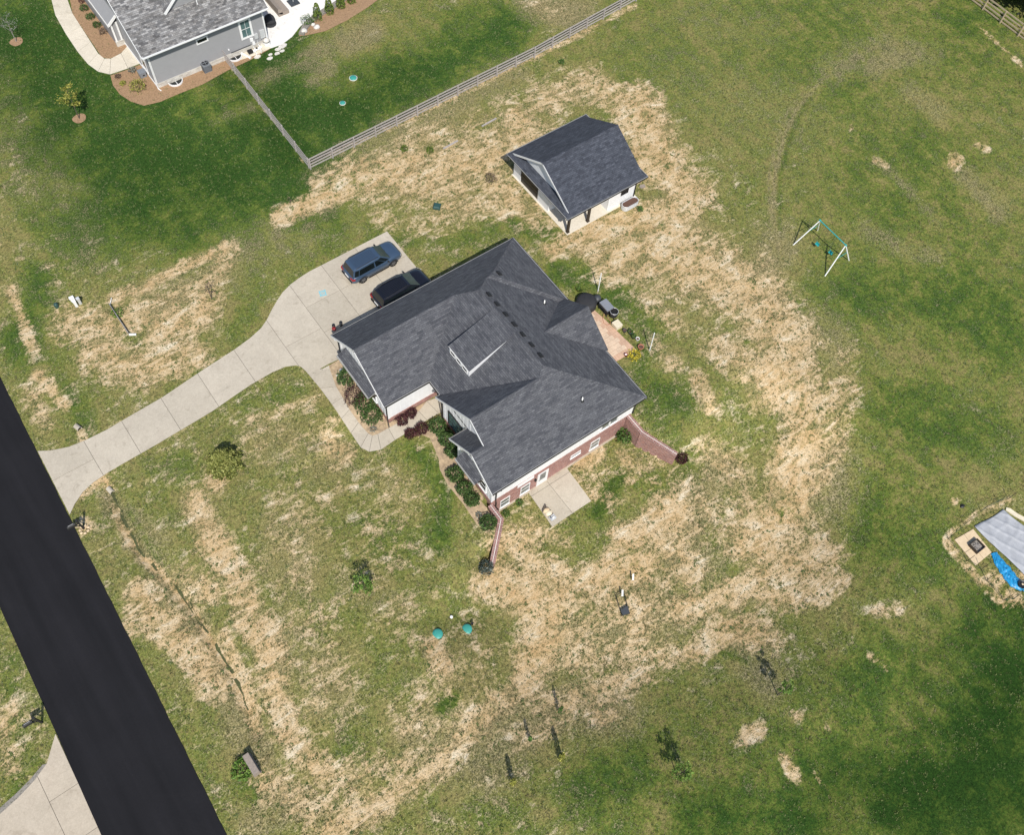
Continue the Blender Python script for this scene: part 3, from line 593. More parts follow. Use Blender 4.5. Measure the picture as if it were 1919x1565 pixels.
for poly in (
    [GWN, GWR, Gm, P0, P1b, P1, NEc],
    [GWS, (19.05, 31.9, 3), Gm, GWR],
    [(19.05, 31.9, 3), (19.05, 30.5, 3), P3, P2, P0, Gm],
    [(17.58, 21.45, 3), (32.1, 21.45, 3), P2, P3, FA, R2b, R2f],
    [(17.58, 26.97, 3), R2f, R2b, (19.15, 24.21, R2f[2]), (19.15, 26.97, 3)],
    [(18.7, 30.5, 3), FA, P3, (19.05, 30.5, 3)],
    [(32.1, 21.45, 3), (32.1, 31.9, 3), P1b, P0, P2],
    [(32.1, 31.9, 3), (32.57, 31.9, 3), P1, P1b],
    [(32.57, 31.9, 3), NEc, P1],
    [(28.05, 29.5, 5.33), (31.85, 32.3, 3.14), (32.25, 32.3, 3.14), (32.25, 29.5, 5.33)],
    [(28.05, 29.5, 5.33), (32.25, 29.5, 5.33), (32.25, 26.5, 3.02), (32.1, 26.5, 3.02)]):
    # keep upward orientation
    a = Vector(poly[1])-Vector(poly[0]); b_ = Vector(poly[2])-Vector(poly[1])
    nrm = Vector((0, 0, 0))
    for i in range(len(poly)):
        p, q = Vector(poly[i]), Vector(poly[(i+1) % len(poly)]); nrm += p.cross(q)
    r.prism(poly if nrm.z > 0 else poly[::-1], DZ)
roof = r.build('roof', 'shingle', house)
def capline(mb, a, b, drop=.085, wd=.15, step=.2):
    a = Vector(a); b = Vector(b); L = (b-a).length; d = (b-a)/L; sd = d.cross(Vector((0, 0, 1))).normalized()
    n = max(1, int(L/step))
    for i in range(n):
        p = a+d*(i*L/n); q = a+d*((i+1)*L/n+.05); up = Vector((0, 0, .030)); lo = Vector((0, 0, .012))
        v = [p+up, q+lo, q+lo+sd*wd-Vector((0, 0, drop)), p+up+sd*wd-Vector((0, 0, drop)), q+lo-sd*wd-Vector((0, 0, drop)), p+up-sd*wd-Vector((0, 0, drop)),
             p, p+sd*wd-Vector((0, 0, drop)), p-sd*wd-Vector((0, 0, drop))]
        mb.add(v, [(0, 3, 2, 1), (0, 1, 4, 5), (0, 6, 7, 3), (0, 5, 8, 6)])
    return mb
cl = MB()
for a, b in ((GWR, Gm), (Gm, P0), (P0, P2), (P0, P1b), (P1b, P1), (P1, NEc), (P1, (32.57, 31.9, 3)), (P2, (32.1, 21.45, 3)), (P2, P3), (P3, FA), (R2f, R2b), ((32.25, 29.5, 5.33), (28.05, 29.5, 5.33))): capline(cl, b, a)
cl.build('ridge_caps', 'shingle', roof, kind='stuff')
for u, v, pe in ((935.5, 512.5, 1), (916.5, 552, 0), (931.8, 570, 0), (947.8, 589, 0), (964, 608, 0), (980, 627, 0), (996.5, 646.5, 0), (1013, 666, 0)):
    fn = (lambda x, y: 3+(NWz-3)/(32.57-27.5)*(32.57-x)) if pe else (lambda x, y: 3+BE*(32.1-x))
    x, y, z = onpl(u, v, fn); s_ = -BE
    m = MB(); q = [(x-.17, y-.23), (x+.20, y-.23), (x+.20, y+.23), (x-.17, y+.23)]
    top = [(a, b, fn(a, b)+.13+(.03 if a < x else 0)) for a, b in [(x-.13, y-.19), (x+.14, y-.19), (x+.14, y+.19), (x-.13, y+.19)]]
    bot = [(a, b, fn(a, b)+.02) for a, b in q]
    m.add(bot+top, [(4, 5, 6, 7), (0, 1, 5, 4), (1, 2, 6, 5), (2, 3, 7, 6), (3, 0, 4, 7), (3, 2, 1, 0)]); m.build('roof_vent', 'vent_black', roof)
for u, v, fn in ((1020, 569.5, lambda x, y: 3+BE*(32.1-x)), (1090.8, 751, lambda x, y: 3+AP*(y-21.45))):
    x, y, z = onpl(u, v, fn); m = MB(); m.lathe((x, y, z-.1), [(.055, 0), (.055, .55), (.045, .55), (.045, .35)], 10, False); m.build('vent_pipe', 'pvc', roof, True)
    m = MB(); m.lathe((x, y, z-.02), [(.17, -.05), (.075, .12), (.06, .14)], 10, False); m.build('pipe_boot', 'vent_black', roof, True)
# eaves: light drip edge, dark gutter; rakes: white boards
dr = MB(); gu = MB(); fa = MB()
def eave(a, b, out):
    ax, ay = a; bx, by = b; ox, oy = out
    dr = MB(); gu = MB(); fa = MB()
    dr.bar((ax-ox*.02, ay-oy*.02, 3.018), (bx-ox*.02, by-oy*.02, 3.018), .05, .016)
    gu.bar((ax+ox*.035, ay+oy*.035, 2.945), (bx+ox*.035, by+oy*.035, 2.945), .065, .09)
    fa.bar((ax-ox*.02, ay-oy*.02, 2.80), (bx-ox*.02, by-oy*.02, 2.80), .03, .19)
    dr.build('drip_edge', 'drip', roof); gu.build('gutter', 'dark_metal', roof); fa.build('fascia', 'trim_white', roof)
eave((15.0, 39.68), (32.57, 39.68), (0, 1)); eave((32.57, 39.68), (32.57, 31.9), (1, 0)); eave((32.1, 26.5), (32.1, 21.45), (1, 0))
eave((17.58, 21.45), (32.1, 21.45), (0, -1)); eave((15.0, 31.9), (19.05, 31.9), (0, -1)); eave((19.05, 31.9), (19.05, 30.5), (-1, 0)); eave((18.7, 30.5), (19.05, 30.5), (0, 1)); eave((17.58, 26.97), (19.1, 26.97), (0, 1))
rk = MB()
def rake(a, b, ox):
    dr = MB(); rk = MB()
    rk.bar((a[0]+ox*.018, a[1], a[2]-.10), (b[0]+ox*.018, b[1], b[2]-.10), .03, .21)
    dr.bar((a[0]+ox*.015, a[1], a[2]+.014), (b[0]+ox*.015, b[1], b[2]+.014), .045, .014)
    dr.build('drip_edge', 'drip' if ox < 0 else 'shingle', roof); rk.build('rake_board', 'trim_white' if ox < 0 else 'shingle', roof)
for a, b in ((GWN, GWR), (GWR, GWS), ((18.7, 30.5, 3), FA), (FA, R2b), (R2f, (17.58, 21.45, 3)), (R2f, (17.58, 26.97, 3))): rake(a, b, -1)
rake((32.25, 32.3, 3.14), (32.25, 29.5, 5.33), 1); rake((32.25, 29.5, 5.33), (32.25, 26.5, 3.02), 1)
for a in ((15.05, 39.2, 32.5, 39.66), (17.65, 21.5, 32.0, 22.05), (15.05, 31.95, 19.0, 32.4), (31.6, 21.5, 32.08, 26.5), (32.1, 31.95, 32.55, 39.6), (19.1, 30.15, 20, 30.45)): sf = MB(); sf.box(a[0], a[1], 2.745, a[2], a[3], 2.765); sf.build('soffit', 'soffit', roof)

T = .22
br = MB(); si = MB(); bt = MB()
def wall(p0, p1, zlow, zb=0., ztop=3.18, trim=True, gable=None, battens=True):
    p0 = Vector((*p0, 0)); p1 = Vector((*p1, 0)); d = (p1-p0).normalized(); n = Vector((d.y, -d.x, 0)); s = p0+d*(T if trim else 0)
    def slab(mb, z0, z1, o):
        q = [s+n*o, p1+n*o, p1-n*T, s-n*T]
        mb.prism([(v.x, v.y, z1) for v in q], z1-z0)
    if zb > zlow: slab(br, zlow, zb, .0)
    slab(si, max(zb, zlow), ztop, -.035)
    if battens:
        L = (p1-p0).length; k = int(L/.41)
        for i in range(k+1):
            q = p0+d*(L*i/k) if k else p0
            if i in (0, k): q = q+d*(.05 if i == 0 else -.05)
            wd = .12 if i in (0, k) else .045
            zt = ztop
            if gable: zt = max(zt, gable((p0+d*(L*i/max(k, 1))).y))
            o = -.034 if i in (0, k) else -.044
            bt.bar((q.x+n.x*o, q.y+n.y*o, max(zb, zlow)), (q.x+n.x*o, q.y+n.y*o, zt), wd, .05, (n.x, n.y, 0))
gW = lambda y: 3+AP*(3.89-abs(y-35.79))-.13
gF = lambda y: 3+AP*(4.525-abs(y-25.975))-.13
g2 = lambda y: 3+AP*(2.76-abs(y-24.21))-.13
wall((18.0, 22), (31.65, 22), -2.75); wall((31.65, 22), (31.65, 32.35), -.6, -.05); wall((31.65, 32.35), (32.12, 32.35), -.5, -.05, trim=False, battens=False); wall((32.12, 32.35), (32.12, 39.25), -.5, -.05)
wall((32.12, 39.25), (15.4, 39.25), -.4, .25); wall((15.4, 39.25), (15.4, 32.35), -1.0, -.02, gable=gW); wall((15.4, 32.35), (21.2, 32.35), -1.0, -.02)
wall((21.2, 32.35), (21.2, 30.1), -1.0, -.02, trim=False); wall((21.2, 30.1), (19.1, 30.1), -1.0, -.02); wall((19.1, 30.1), (19.1, 26.5), -1.0, -.02, gable=gF); wall((19.1, 26.5), (18.0, 26.5), -1.0, -.02, trim=False); wall((18.0, 26.5), (18.0, 22), -1.2, -.0, gable=g2)
for x, ys, fn in ((15.4, (32.4, 35.79, 39.2), gW), (19.1, (22.1, 25.975, 30.05), gF), (18.0, (22.05, 24.21, 26.45), g2)):
    a, c, b = ys; si.thick([(x+.035, a, 3.0), (x+.035, a, fn(a)), (x+.035, c, fn(c)), (x+.035, b, fn(b)), (x+.035, b, 3.0)], (.15, 0, 0))
si.thick([(31.95, 26.6, 2.9), (31.95, 29.5, 5.15), (31.95, 32.3, 3.0), (31.95, 32.3, 2.9)], (-.15, 0, 0))
bw = br.build('brick_wall', 'brick', house); sw = si.build('siding', 'white_paint', house); bt.build('battens', 'white_paint', sw, kind='stuff')
# raised brick courses on the walk-out wall, white step over door and window
m = MB(); m.box(22.0, 21.955, -.32, 23.6, 22.05, -.03); m.build('brick_header', 'brick', bw)
m = MB(); m.box(20.45, 21.965, -.42, 22.0, 22.05, -.03); m.build('siding_step', 'white_paint', sw)
# slab foot along walk-out wall
m = MB(); m.box(18.1, 21.86, -2.75, 31.2, 22.02, -2.5); m.build('footing', 'concrete_tan', house)
def win(c, w_, h_, n, parent=house, pane='glass_dark', fw=.065, grid=(1, 2), frame='trim_white', sill=True, org=None, dep=.05):
    """window: c = lower left corner seen from outside, n = outward normal (axis aligned)"""
    c = Vector(c); n = Vector(n); d = Vector((-n.y, n.x, 0)); Z = Vector((0, 0, 1)); m = MB()
    def bx(mb, a0, a1, z0, z1, o0, o1):
        q = [c+d*a+Z*z+n*o for a, z, o in ((a0, z0, o0), (a1, z0, o0), (a1, z0, o1), (a0, z0, o1), (a0, z1, o0), (a1, z1, o0), (a1, z1, o1), (a0, z1, o1))]
        mb.add(q, [(0, 1, 2, 3), (4, 7, 6, 5), (0, 4, 5, 1), (1, 5, 6, 2), (2, 6, 7, 3), (3, 7, 4, 0)])
    bx(m, 0, fw, 0, h_, -.06, dep); bx(m, w_-fw, w_, 0, h_, -.06, dep); bx(m, fw, w_-fw, h_-fw, h_, -.06, dep-.003); bx(m, fw, w_-fw, 0, fw, -.06, dep-.003)
    gx, gz = grid
    for i in range(1, gx): a = fw+(w_-2*fw)*i/gx; bx(m, a-.014, a+.014, fw, h_-fw, -.05, .024)
    for j in range(1, gz): z = fw+(h_-2*fw)*j/gz; bx(m, fw, w_-fw, z-.022, z+.022, -.05, .030)
    o = m.build('window', frame, parent)
    p = MB(); bx(p, fw*.6, w_-fw*.6, fw*.6, h_-fw*.6, -.02, .012); p.build('pane', pane, o)
    if sill: s = MB(); bx(s, -.04, w_+.04, -.05, 0, -.05, dep+.035); s.build('sill', frame, o)
    return o
S_ = (0, -1, 0); W__ = (-1, 0, 0)
win((18.87, 22.0, -2.25), .9, 1.35, S_, bw, 'glass_grey'); win((20.79, 22.0, -2.2), .9, 1.35, S_, bw, 'glass_grey'); win((27.66, 22.0, -2.15), .92, 1.35, S_, bw, 'glass_grey'); win((25.65, 22.0, -1.36), 1.0, .46, S_, bw, 'glass_grey', grid=(1, 1))
win((28.36, 21.975, .55), .82, 1.1, S_, sw, 'glass_grey', grid=(1, 1)); win((29.2, 21.975, .55), .82, 1.1, S_, sw, 'glass_grey', grid=(1, 1))
win((19.08, 29.35, .2), 1.85, 2.0, W__, sw, 'glass_teal', grid=(3, 3), frame='dark_metal', sill=False); win((15.38, 35.0, .4), 1.1, 1.5, W__, sw); win((15.38, 37.6, .4), 1.1, 1.5, W__, sw)
win((17.98, 25.35, .55), .85, 1.45, W__, sw); win((17.98, 24.45, .55), .85, 1.45, W__, sw); win((17.98, 23.55, .55), .85, 1.45, W__, sw)
dd = MB(); dd.box(22.45, 21.95, -2.52, 23.35, 22.02, -.45); door = dd.build('door', 'trim_white', bw)
m = MB(); m.box(22.62, 21.93, -1.65, 23.18, 21.97, -.6); m.build('pane', 'glass_grey', door)
m = MB(); m.box(22.38, 21.93, -2.52, 22.45, 22.0, -.38); m.box(23.35, 21.93, -2.52, 23.42, 22.0, -.38); m.box(22.38, 21.935, -.45, 23.42, 22.0, -.381); m.build('door_frame', 'trim_white', door)
m = MB(); m.blob((22.53, 21.89, -1.5), (.035, .035, .035), 8, 4, 0); m.build('handle', 'dark_metal', door)
m = MB(); m.box(22.10, 21.86, -1.15, 22.24, 22.0, -.8); m.box(22.13, 21.8, -.83, 22.21, 21.9, -.79); m.build('wall_lamp', 'dark_metal', bw)
m = MB(); m.box(21.25, 30.95, -.45, 21.16, 31.95, 1.75); fdo = m.build('front_door', 'door_dark', sw)
m = MB(); m.box(21.15, 31.05, .7, 21.13, 31.85, 1.6); m.build('pane', 'glass_teal', fdo)
# garage doors on the north side
for x0 in (16.6, 20.9):
    m = MB(); m.box(x0, 39.24, -.05, x0+2.9, 39.3, 2.2); gd = m.build('garage_door', 'trim_white', house)
    for k in range(1, 4): q = MB(); q.box(x0+.05, 39.3, k*.55-.02, x0+2.85, 39.31, k*.55+.02); q.build('panel_seam', 'soffit', gd)
# pent roofs over the front windows
def pent(xw, y0, y1, zw, dx, dz):
    m = MB(); m.prism([(xw-dx, y0, zw-dz), (xw+.03, y0, zw), (xw+.03, y1, zw), (xw-dx, y1, zw-dz)][::-1], .07); p = m.build('pent_roof', 'shingle', house)
    q = MB(); q.bar((xw-dx-.05, y0, zw-dz-.07), (xw-dx-.05, y1, zw-dz-.07), .10, .11); q.build('pent_gutter', 'drip', p)
    q = MB(); q.prism([(xw-dx+.04, y0+.06, zw-dz-.075), (xw+.02, y0+.06, zw-.075), (xw+.02, y1-.06, zw-.075), (xw-dx+.04, y1-.06, zw-dz-.075)][::-1], .16); q.build('pent_soffit', 'trim_white', p)
    for y in (y0+.15, y1-.15):
        q = MB(); q.bar((xw-.02, y, zw-1.05), (xw-dx+.12, y, zw-dz-.2), .09, .09); q.bar((xw-.03, y, zw-1.1), (xw-.03, y, zw-.25), .09, .09, (0, 1, 0)); q.build('bracket', 'dark_wood', p)
pent(15.42, 33.55, 38.2, 2.85, .82, .42); pent(18.02, 23.05, 25.6, 2.82, .82, .42)
# dormer
dz = MB(); dz.prism([(21.32, 29.88, 5.17), (25.45, 29.88, 6.81), (25.45, 32.62, 6.81), (21.32, 32.62, 5.17)], .05); dorm = dz.build('dormer', 'shingle', roof)
m = MB(); m.prism([(21.35, 29.93, 5.10), (21.45, 29.93, 5.14), (21.45, 32.56, 5.14), (21.35, 32.56, 5.10)], .95)
for y in (29.93, 32.46): m.thick([(21.45, y, 4.2), (25.3, y, 6.45), (25.3, y, 6.68), (21.45, y, 5.15)], (0, .1, 0))
m.build('dormer_wall', 'white_paint', dorm)
m = MB(); m.bar((21.31, 29.9, 5.11), (21.31, 32.6, 5.11), .02, .06); m.build('dormer_trim', 'trim_white', dorm)
for y in (30.12, 30.92, 31.72): win((21.34, y+.68, 4.46), .68, .52, W__, dorm, fw=.05, grid=(1, 1), sill=False)
# downspouts
def spout(pts, nm='downspout', mt='dark_metal', par=house):
    m = MB()
    for a, b in zip(pts[:-1], pts[1:]): m.bar(a, b, .085, .065, (0, 1, .01) if abs(a[2]-b[2]) > .5 else (0, 0, 1))
    m.build(nm, mt, par)
spout([(15.15, 31.83, 2.86), (15.3, 32.2, 2.6), (15.33, 32.28, -.5), (15.2, 31.9, -.62)])
spout([(18.35, 21.38, 2.86), (18.35, 21.9, 2.4), (18.35, 21.93, .1), (18.4, 21.9, -.4), (18.4, 21.92, -1.1), (18.55, 21.3, -2.4)])
spout([(19.0, 30.58, 2.86), (19.03, 30.2, 2.6), (19.03, 30.17, -.5)])
spout([(32.0, 21.5, 2.86), (31.75, 21.92, 2.5), (31.72, 21.94, -.1)])
spout([(15.1, 39.75, 2.86), (15.33, 39.33, 2.5), (15.33, 39.3, 0)])
# ------------------------------------------------------------------ retaining walls
def rwall(pts, zt, zb, label):
    o = thing('retaining_wall', label, 'wall', (pts[0][0], pts[0][1], zb[0]))
    t = .16; body = MB(); cap = MB()
    for i in range(len(pts)-1):
        a, b = Vector((*pts[i], 0)), Vector((*pts[i+1], 0)); d = (b-a).normalized(); n = Vector((-d.y, d.x, 0))
        ns = max(1, int((b-a).length/.45))
        if i: a = a-d*.12
        for k in range(ns):
            p = a+(b-a)*(k/ns); q = a+(b-a)*((k+1)/ns); f0 = k/ns; f1 = (k+1)/ns
            za0, za1 = zt[i]+(zt[i+1]-zt[i])*f0, zt[i]+(zt[i+1]-zt[i])*f1
            zz0, zz1 = zb[i]+(zb[i+1]-zb[i])*f0, zb[i]+(zb[i+1]-zb[i])*f1
            for mb, w_, lo0, lo1, hi0, hi1 in ((body, t, zz0, zz1, za0, za1), (cap, t+.05, za0, za1, za0+.07, za1+.07)):
                v = [p-n*w_+Vector((0, 0, lo0)), q-n*w_+Vector((0, 0, lo1)), q+n*w_+Vector((0, 0, lo1)), p+n*w_+Vector((0, 0, lo0)), p-n*w_+Vector((0, 0, hi0)), q-n*w_+Vector((0, 0, hi1)), q+n*w_+Vector((0, 0, hi1)), p+n*w_+Vector((0, 0, hi0))]
                fs = [(4, 5, 6, 7), (0, 1, 5, 4), (2, 3, 7, 6)]
                if k == 0: fs.append((3, 0, 4, 7))
                if k == ns-1: fs.append((1, 2, 6, 5))
                mb.add(v, fs)
    body.build('wall_body', 'brick', o); cp = cap.build('wall_cap', 'brick_cap', o)
    # upright brick courses of the cap, alternately proud
    pr = MB(); ed = MB()
    for i in range(len(pts)-1):
        a, b = Vector((*pts[i], zt[i]+.075)), Vector((*pts[i+1], zt[i+1]+.075)); d = (b-a).normalized(); n = Vector((-d.y, d.x, 0)).normalized(); L = (b-a).length
        k = 0
        while k*.15+.1 < L:
            p = a+d*(k*.15+.02)
            pr.bar(p-n*(t+.06), p+n*(t+.06), .065, .03); k += 1
        ed.bar(a+Vector((0, 0, .01)), b+Vector((0, 0, .01)), .035, .02)
    pr.build('cap_course', 'brick', cp, kind='stuff'); ed.build('cap_joint', 'concrete_white', cp)
    return o
rwall([(17.9, 21.98), (17.92, 20.6), (15.72, 18.52)], [-.38, -.45, -1.75], [-3., -3., -3.2], 'brick retaining wall running from the corner of the house downspout past the front shrubs')
rwall([(31.33, 21.98), (31.37, 20.24), (32.77, 17.4)], [-.12, -.22, -1.05], [-3., -3., -3.2], 'tall brick retaining wall below the back patio ending at a reddish shrub')
# ------------------------------------------------------------------ pavilion
pav = thing('pavilion', 'small white pavilion with dark shingle roof, open corner porch and dark posts', 'pavilion', (42.3, 43.4, 0.))
PE, PSL = 2.6, .585; x0, x1, y0, y1 = 37.8, 46.8, 38.93, 47.92; ym = (y0+y1)/2; zr = PE+PSL*(ym-y0); xr0, xr1 = 38.2, 46.45
xs = 38.66; zs = PE+PSL*(xs-x0); zw = PE+PSL*(xr0-x0)
r = MB()
r.prism([(x0, y0, PE), (x1, y0, PE), (xr1, y0+x1-xr1, PE+PSL*(x1-xr1)), (xr1, ym, zr), (xr0, ym, zr), (xr0, y0+xr0-x0, zw)], .09)
r.prism([(x1, y1, PE), (x0, y1, PE), (xr0, y1-(xr0-x0), zw), (xr0, ym, zr), (xr1, ym, zr), (xr1, y1-(x1-xr1), PE+PSL*(x1-xr1))], .09)
r.prism([(x0, y1, PE), (x0, y0, PE), (xs, y0+xs-x0, zs), (xs, y1-(xs-x0), zs)], .09)
r.prism([(x1, y0, PE), (x1, y1, PE), (45.9, y1-.9, PE+PSL*.9), (45.9, y0+.9, PE+PSL*.9)], .09)
pr = r.build('roof', 'shingle_dark', pav)
m = MB()
for a, b in (((xr0, ym, zr), (xr1, ym, zr)), ((x0, y0, PE), (xr0, y0+xr0-x0, zw)), ((x0, y1, PE), (xr0, y1-(xr0-x0), zw))): capline(m, b, a, .07)
m.build('ridge_caps', 'shingle_dark', pr, kind='stuff')
for xx, s in ((38.58, .1), (46.0, -.1)): m = MB(); m.thick([(xx, y0+.9, zs-.1), (xx, ym, zr-.12), (xx, y1-.9, zs-.1)], (s, 0, 0)); m.build('gable', 'white_paint', pav)
for xx, ox in ((xr0, -1), (xr1, 1)):
    ya = y0+.42
    for yy in (ya, y0+y1-ya):
        m = MB(); q_ = .0 if ox < 0 else .07; m.bar((xx+ox*.02, yy, zw-.08-q_), (xx+ox*.02, ym, zr-.09-q_), .03, .18 if ox < 0 else .12); m.build('rake_board', 'trim_white', pr)
for ya, s in ((y0, -1), (y1, 1)):
    m = MB(); m.bar((x0, ya, PE+.018), (x1, ya, PE+.018), .05, .014); m.build('drip_edge', 'drip', pr)
    m = MB(); m.bar((x0, ya+s*.035, PE-.055), (x1, ya+s*.035, PE-.055), .065, .09); m.build('gutter', 'dark_metal', pr)
for xa in (x0, x1): m = MB(); m.bar((xa, y0+.03, PE+.018), (xa, y1-.03, PE+.018), .05, .014); m.build('drip_edge', 'drip', pr)
m = MB(); m.box(x0+.1, y0+.1, PE-.13, x1-.1, y1-.1, PE-.11); m.build('soffit', 'dark_wood', pr)
m = MB(); m.box(38.25, 39.15, -.25, 46.25, 47.6, .04); m.build('floor_slab', 'concrete_pale', pav)
wm = MB()
def bwall(ax, ay, bx, by, z0=.04, z1=2.5): wm.box(ax, ay, z0, bx, by, z1)
bwall(38.4, 46.48, 38.55, 47.5); bwall(38.4, 42.25, 38.55, 43.83); bwall(38.55, 42.25, 43.08, 42.4); bwall(42.93, 39.55, 43.08, 42.25); bwall(42.93, 39.4, 46.05, 39.55); bwall(45.9, 39.55, 46.05, 47.35); bwall(38.55, 47.35, 46.05, 47.5); bwall(38.4, 43.83, 38.55, 46.48, 2.15, 2.5)
pw = wm.build('wall', 'white_paint', pav)
m = MB()
for k in range(1, 18): m.box(42.925-.012, 39.6+k*.15, .1, 42.93, 39.6+k*.15+.02, 2.5)
for k in range(1, 20): m.box(43.0+k*.155, 39.388, .1, 43.02+k*.155, 39.4, 2.5)
m.build('battens', 'soffit', pw, kind='stuff')
m = MB(); m.box(38.46, 43.85, .04, 38.54, 46.46, 2.14); gd = m.build('roller_door', 'door_dark', pav)
for k in range(4): q = MB(); q.box(38.44, 43.87, .5+k*.5, 38.46, 46.44, .53+k*.5); q.build('door_slat', 'dark_metal', gd)
for px, py in ((38.47, 39.4), (40.72, 39.4)):
    m = MB(); m.box(px-.1, py-.1, .03, px+.1, py+.1, 2.46); m.box(px-.13, py-.13, .03, px+.13, py+.13, .2); m.build('post', 'dark_wood', pav)
m = MB(); m.box(38.37, 39.3, 2.28, 42.95, 39.5, 2.46); m.box(38.37, 39.5, 2.28, 38.57, 42.25, 2.46); m.build('beam', 'dark_wood', pav)
win((44.3, 39.4, 1.15), .85, .7, S_, pw, 'glass_dark', fw=.06, frame='dark_metal', sill=False)
spout([(45.85, y0-.08, PE-.1), (45.95, 39.33, PE-.4), (45.95, 39.33, .1)], par=pav)
m = MB(); m.box(42.75, 41.2, .04, 42.92, 41.75, .45); m.build('storage_box', 'dark_metal', pav)
# stock tank planter
def stadium(cx, cy, a, b, n=10):
    p = []
    for i in range(n+1): t = -math.pi/2+math.pi*i/n; p.append((cx+a+b*math.cos(t), cy+b*math.sin(t)))
    for i in range(n+1): t = math.pi/2+math.pi*i/n; p.append((cx-a+b*math.cos(t), cy+b*math.sin(t)))
    return p
def ringobj(outer, z0, z1, wd, cx, cy):
    m = MB(); n = len(outer); inn = [(cx+(x-cx)*(1-wd), cy+(y-cy)*(1-wd*1.7)) for x, y in outer]
    v = [(x, y, z0) for x, y in outer]+[(x, y, z1) for x, y in outer]+[(x, y, z1) for x, y in inn]+[(x, y, z0+.1) for x, y in inn]
    f = []
    for i in range(n):
        j = (i+1) % n; f += [(i, j, n+j, n+i), (n+i, n+j, 2*n+j, 2*n+i), (2*n+i, 2*n+j, 3*n+j, 3*n+i)]
    return m.add(v, f), inn
tx, ty = 45.0, 38.72
tk = thing('stock_tank_planter', 'oval galvanized stock tank planter filled with soil beside the pavilion', 'planter', (tx, ty, 0))
ou = stadium(tx, ty, .5, .36); m, inn = ringobj(ou, -.05, .55, .05, tx, ty); m.build('tank', 'galv', tk)
m = MB(); m.poly([(x, y, .47) for x, y in inn]); m.build('soil', 'soil_red', tk)
m = MB()
for zz in (.18, .36):
    q = [(tx+(x-tx)*1.012, ty+(y-ty)*1.03, zz) for x, y in ou]; m.path(q+[q[0]], .014, 5)
m.path([(x, y, .555) for x, y in ou]+[(ou[0][0], ou[0][1], .555)], .02, 6); m.build('rim', 'galv', tk)
m = MB(); x, y, z = gt(1204, 350); m.prism([(x-.25, y-.1, z+.09), (x+.2, y-.2, z+.08), (x+.3, y+.12, z+.1), (x-.05, y+.25, z+.1), (x-.28, y+.15, z+.09)], .12); tag(m.build('splash_stone', 'stone_grey', origin=(x, y, z)), 'flat grey stone on bare sand below the pavilion downspout', 'stone')

# ------------------------------------------------------------------ neighbour's house
nb = thing('neighbor_house', 'grey sided house with mottled grey shingle roof and white trim', 'house', (22., 78., 0.))
NE, NS = 4.4, .52; ye = 73.79; xa, xb = 15.81, 28.52; yr = 84.; zrn = NE+NS*(yr-ye)
r = MB(); r.prism([(xa, ye, NE), (xb, ye, NE), (xb, yr, zrn), (xa, yr, zrn)], .12); r.prism([(xb, 93.5, NE), (xa, 93.5, NE), (xa, yr, zrn), (xb, yr, zrn)], .12)
nr = r.build('roof', 'shingle_grey', nb)
m = MB(); m.bar((xa, ye-.04, NE-.06), (xb, ye-.04, NE-.06), .10, .13); m.build('gutter', 'trim_white', nr)
for xx in (xa-.02, xb+.02):
    for yy in (ye, 93.5): m = MB(); m.bar((xx, yy, NE-.1), (xx, yr, zrn-.1), .04, .22); m.build('rake_board', 'trim_white', nr)
m = MB(); m.box(xa+.1, ye+.05, NE-.20, xb-.1, 74.6, NE-.17); m.build('soffit', 'soffit', nr)
# lapped siding, real laps
def laps(mb, p0, p1, z0, z1, n, step=.165):
    p0 = Vector((*p0, 0)); p1 = Vector((*p1, 0)); n = Vector(n); k = int((z1-z0)/step)
    for i in range(k):
        a, b = z0+i*step, z0+(i+1)*step
        mb.add([p0+n*.035+Vector((0, 0, a)), p1+n*.035+Vector((0, 0, a)), p1+n*.004+Vector((0, 0, b)), p0+n*.004+Vector((0, 0, b)), p0+Vector((0, 0, a)), p1+Vector((0, 0, a))], [(0, 1, 2, 3), (4, 5, 1, 0)])
m = MB(); m.box(16.52, 74.62, -.1, 28.1, 93.1, 4.3); m.thick([(16.52, 74.62, 3.9), (16.52, 84, 8.7), (16.52, 93.1, 3.9)], (.1, 0, 0)); m.thick([(28.1, 74.62, 3.9), (28.1, 84, 8.7), (28.1, 93.1, 4.3)], (-.1, 0, 0)); nwl = m.build('wall', 'siding_grey', nb)
m = MB(); laps(m, (16.52, 74.62), (28.1, 74.62), .5, 4.3, (0, -1, 0)); laps(m, (16.52, 93), (16.52, 74.62), .2, 3.95, (-1, 0, 0)); laps(m, (28.1, 74.62), (28.1, 93), .5, 3.9, (1, 0, 0)); m.build('lap_siding', 'siding_grey', nwl, kind='stuff')
m = MB(); m.box(16.45, 74.54, -.1, 28.16, 74.7, .52); m.build('stone_base', 'stone_veneer', nwl)
for cx_, cy_ in ((16.5, 74.6), (28.12, 74.6)): m = MB(); m.box(cx_-.07, cy_-.075, .52, cx_+.07, cy_+.09, 4.25); m.build('corner_trim', 'trim_white', nwl)
m = MB(); m.box(16.43, 74.72, .0, 16.52, 93, .22); m.build('base_trim', 'trim_white', nwl)
win((25.55, 74.58, 1.45), 1.3, 2.15, S_, nwl, 'glass_teal', fw=.2, grid=(2, 2), sill=False); win((21.2, 74.58, 2.85), 1.2, .62, S_, nwl, 'glass_dark', fw=.13, grid=(1, 1), sill=False)
win((16.5, 77.6, .5), 1.3, 2.4, W__, nwl, 'glass_dark', fw=.14)
spout([(16.4, 73.75, 4.3), (16.42, 74.48, 3.9), (16.42, 74.48, .1), (16.55, 74.1, .02)], mt='trim_white', par=nb)
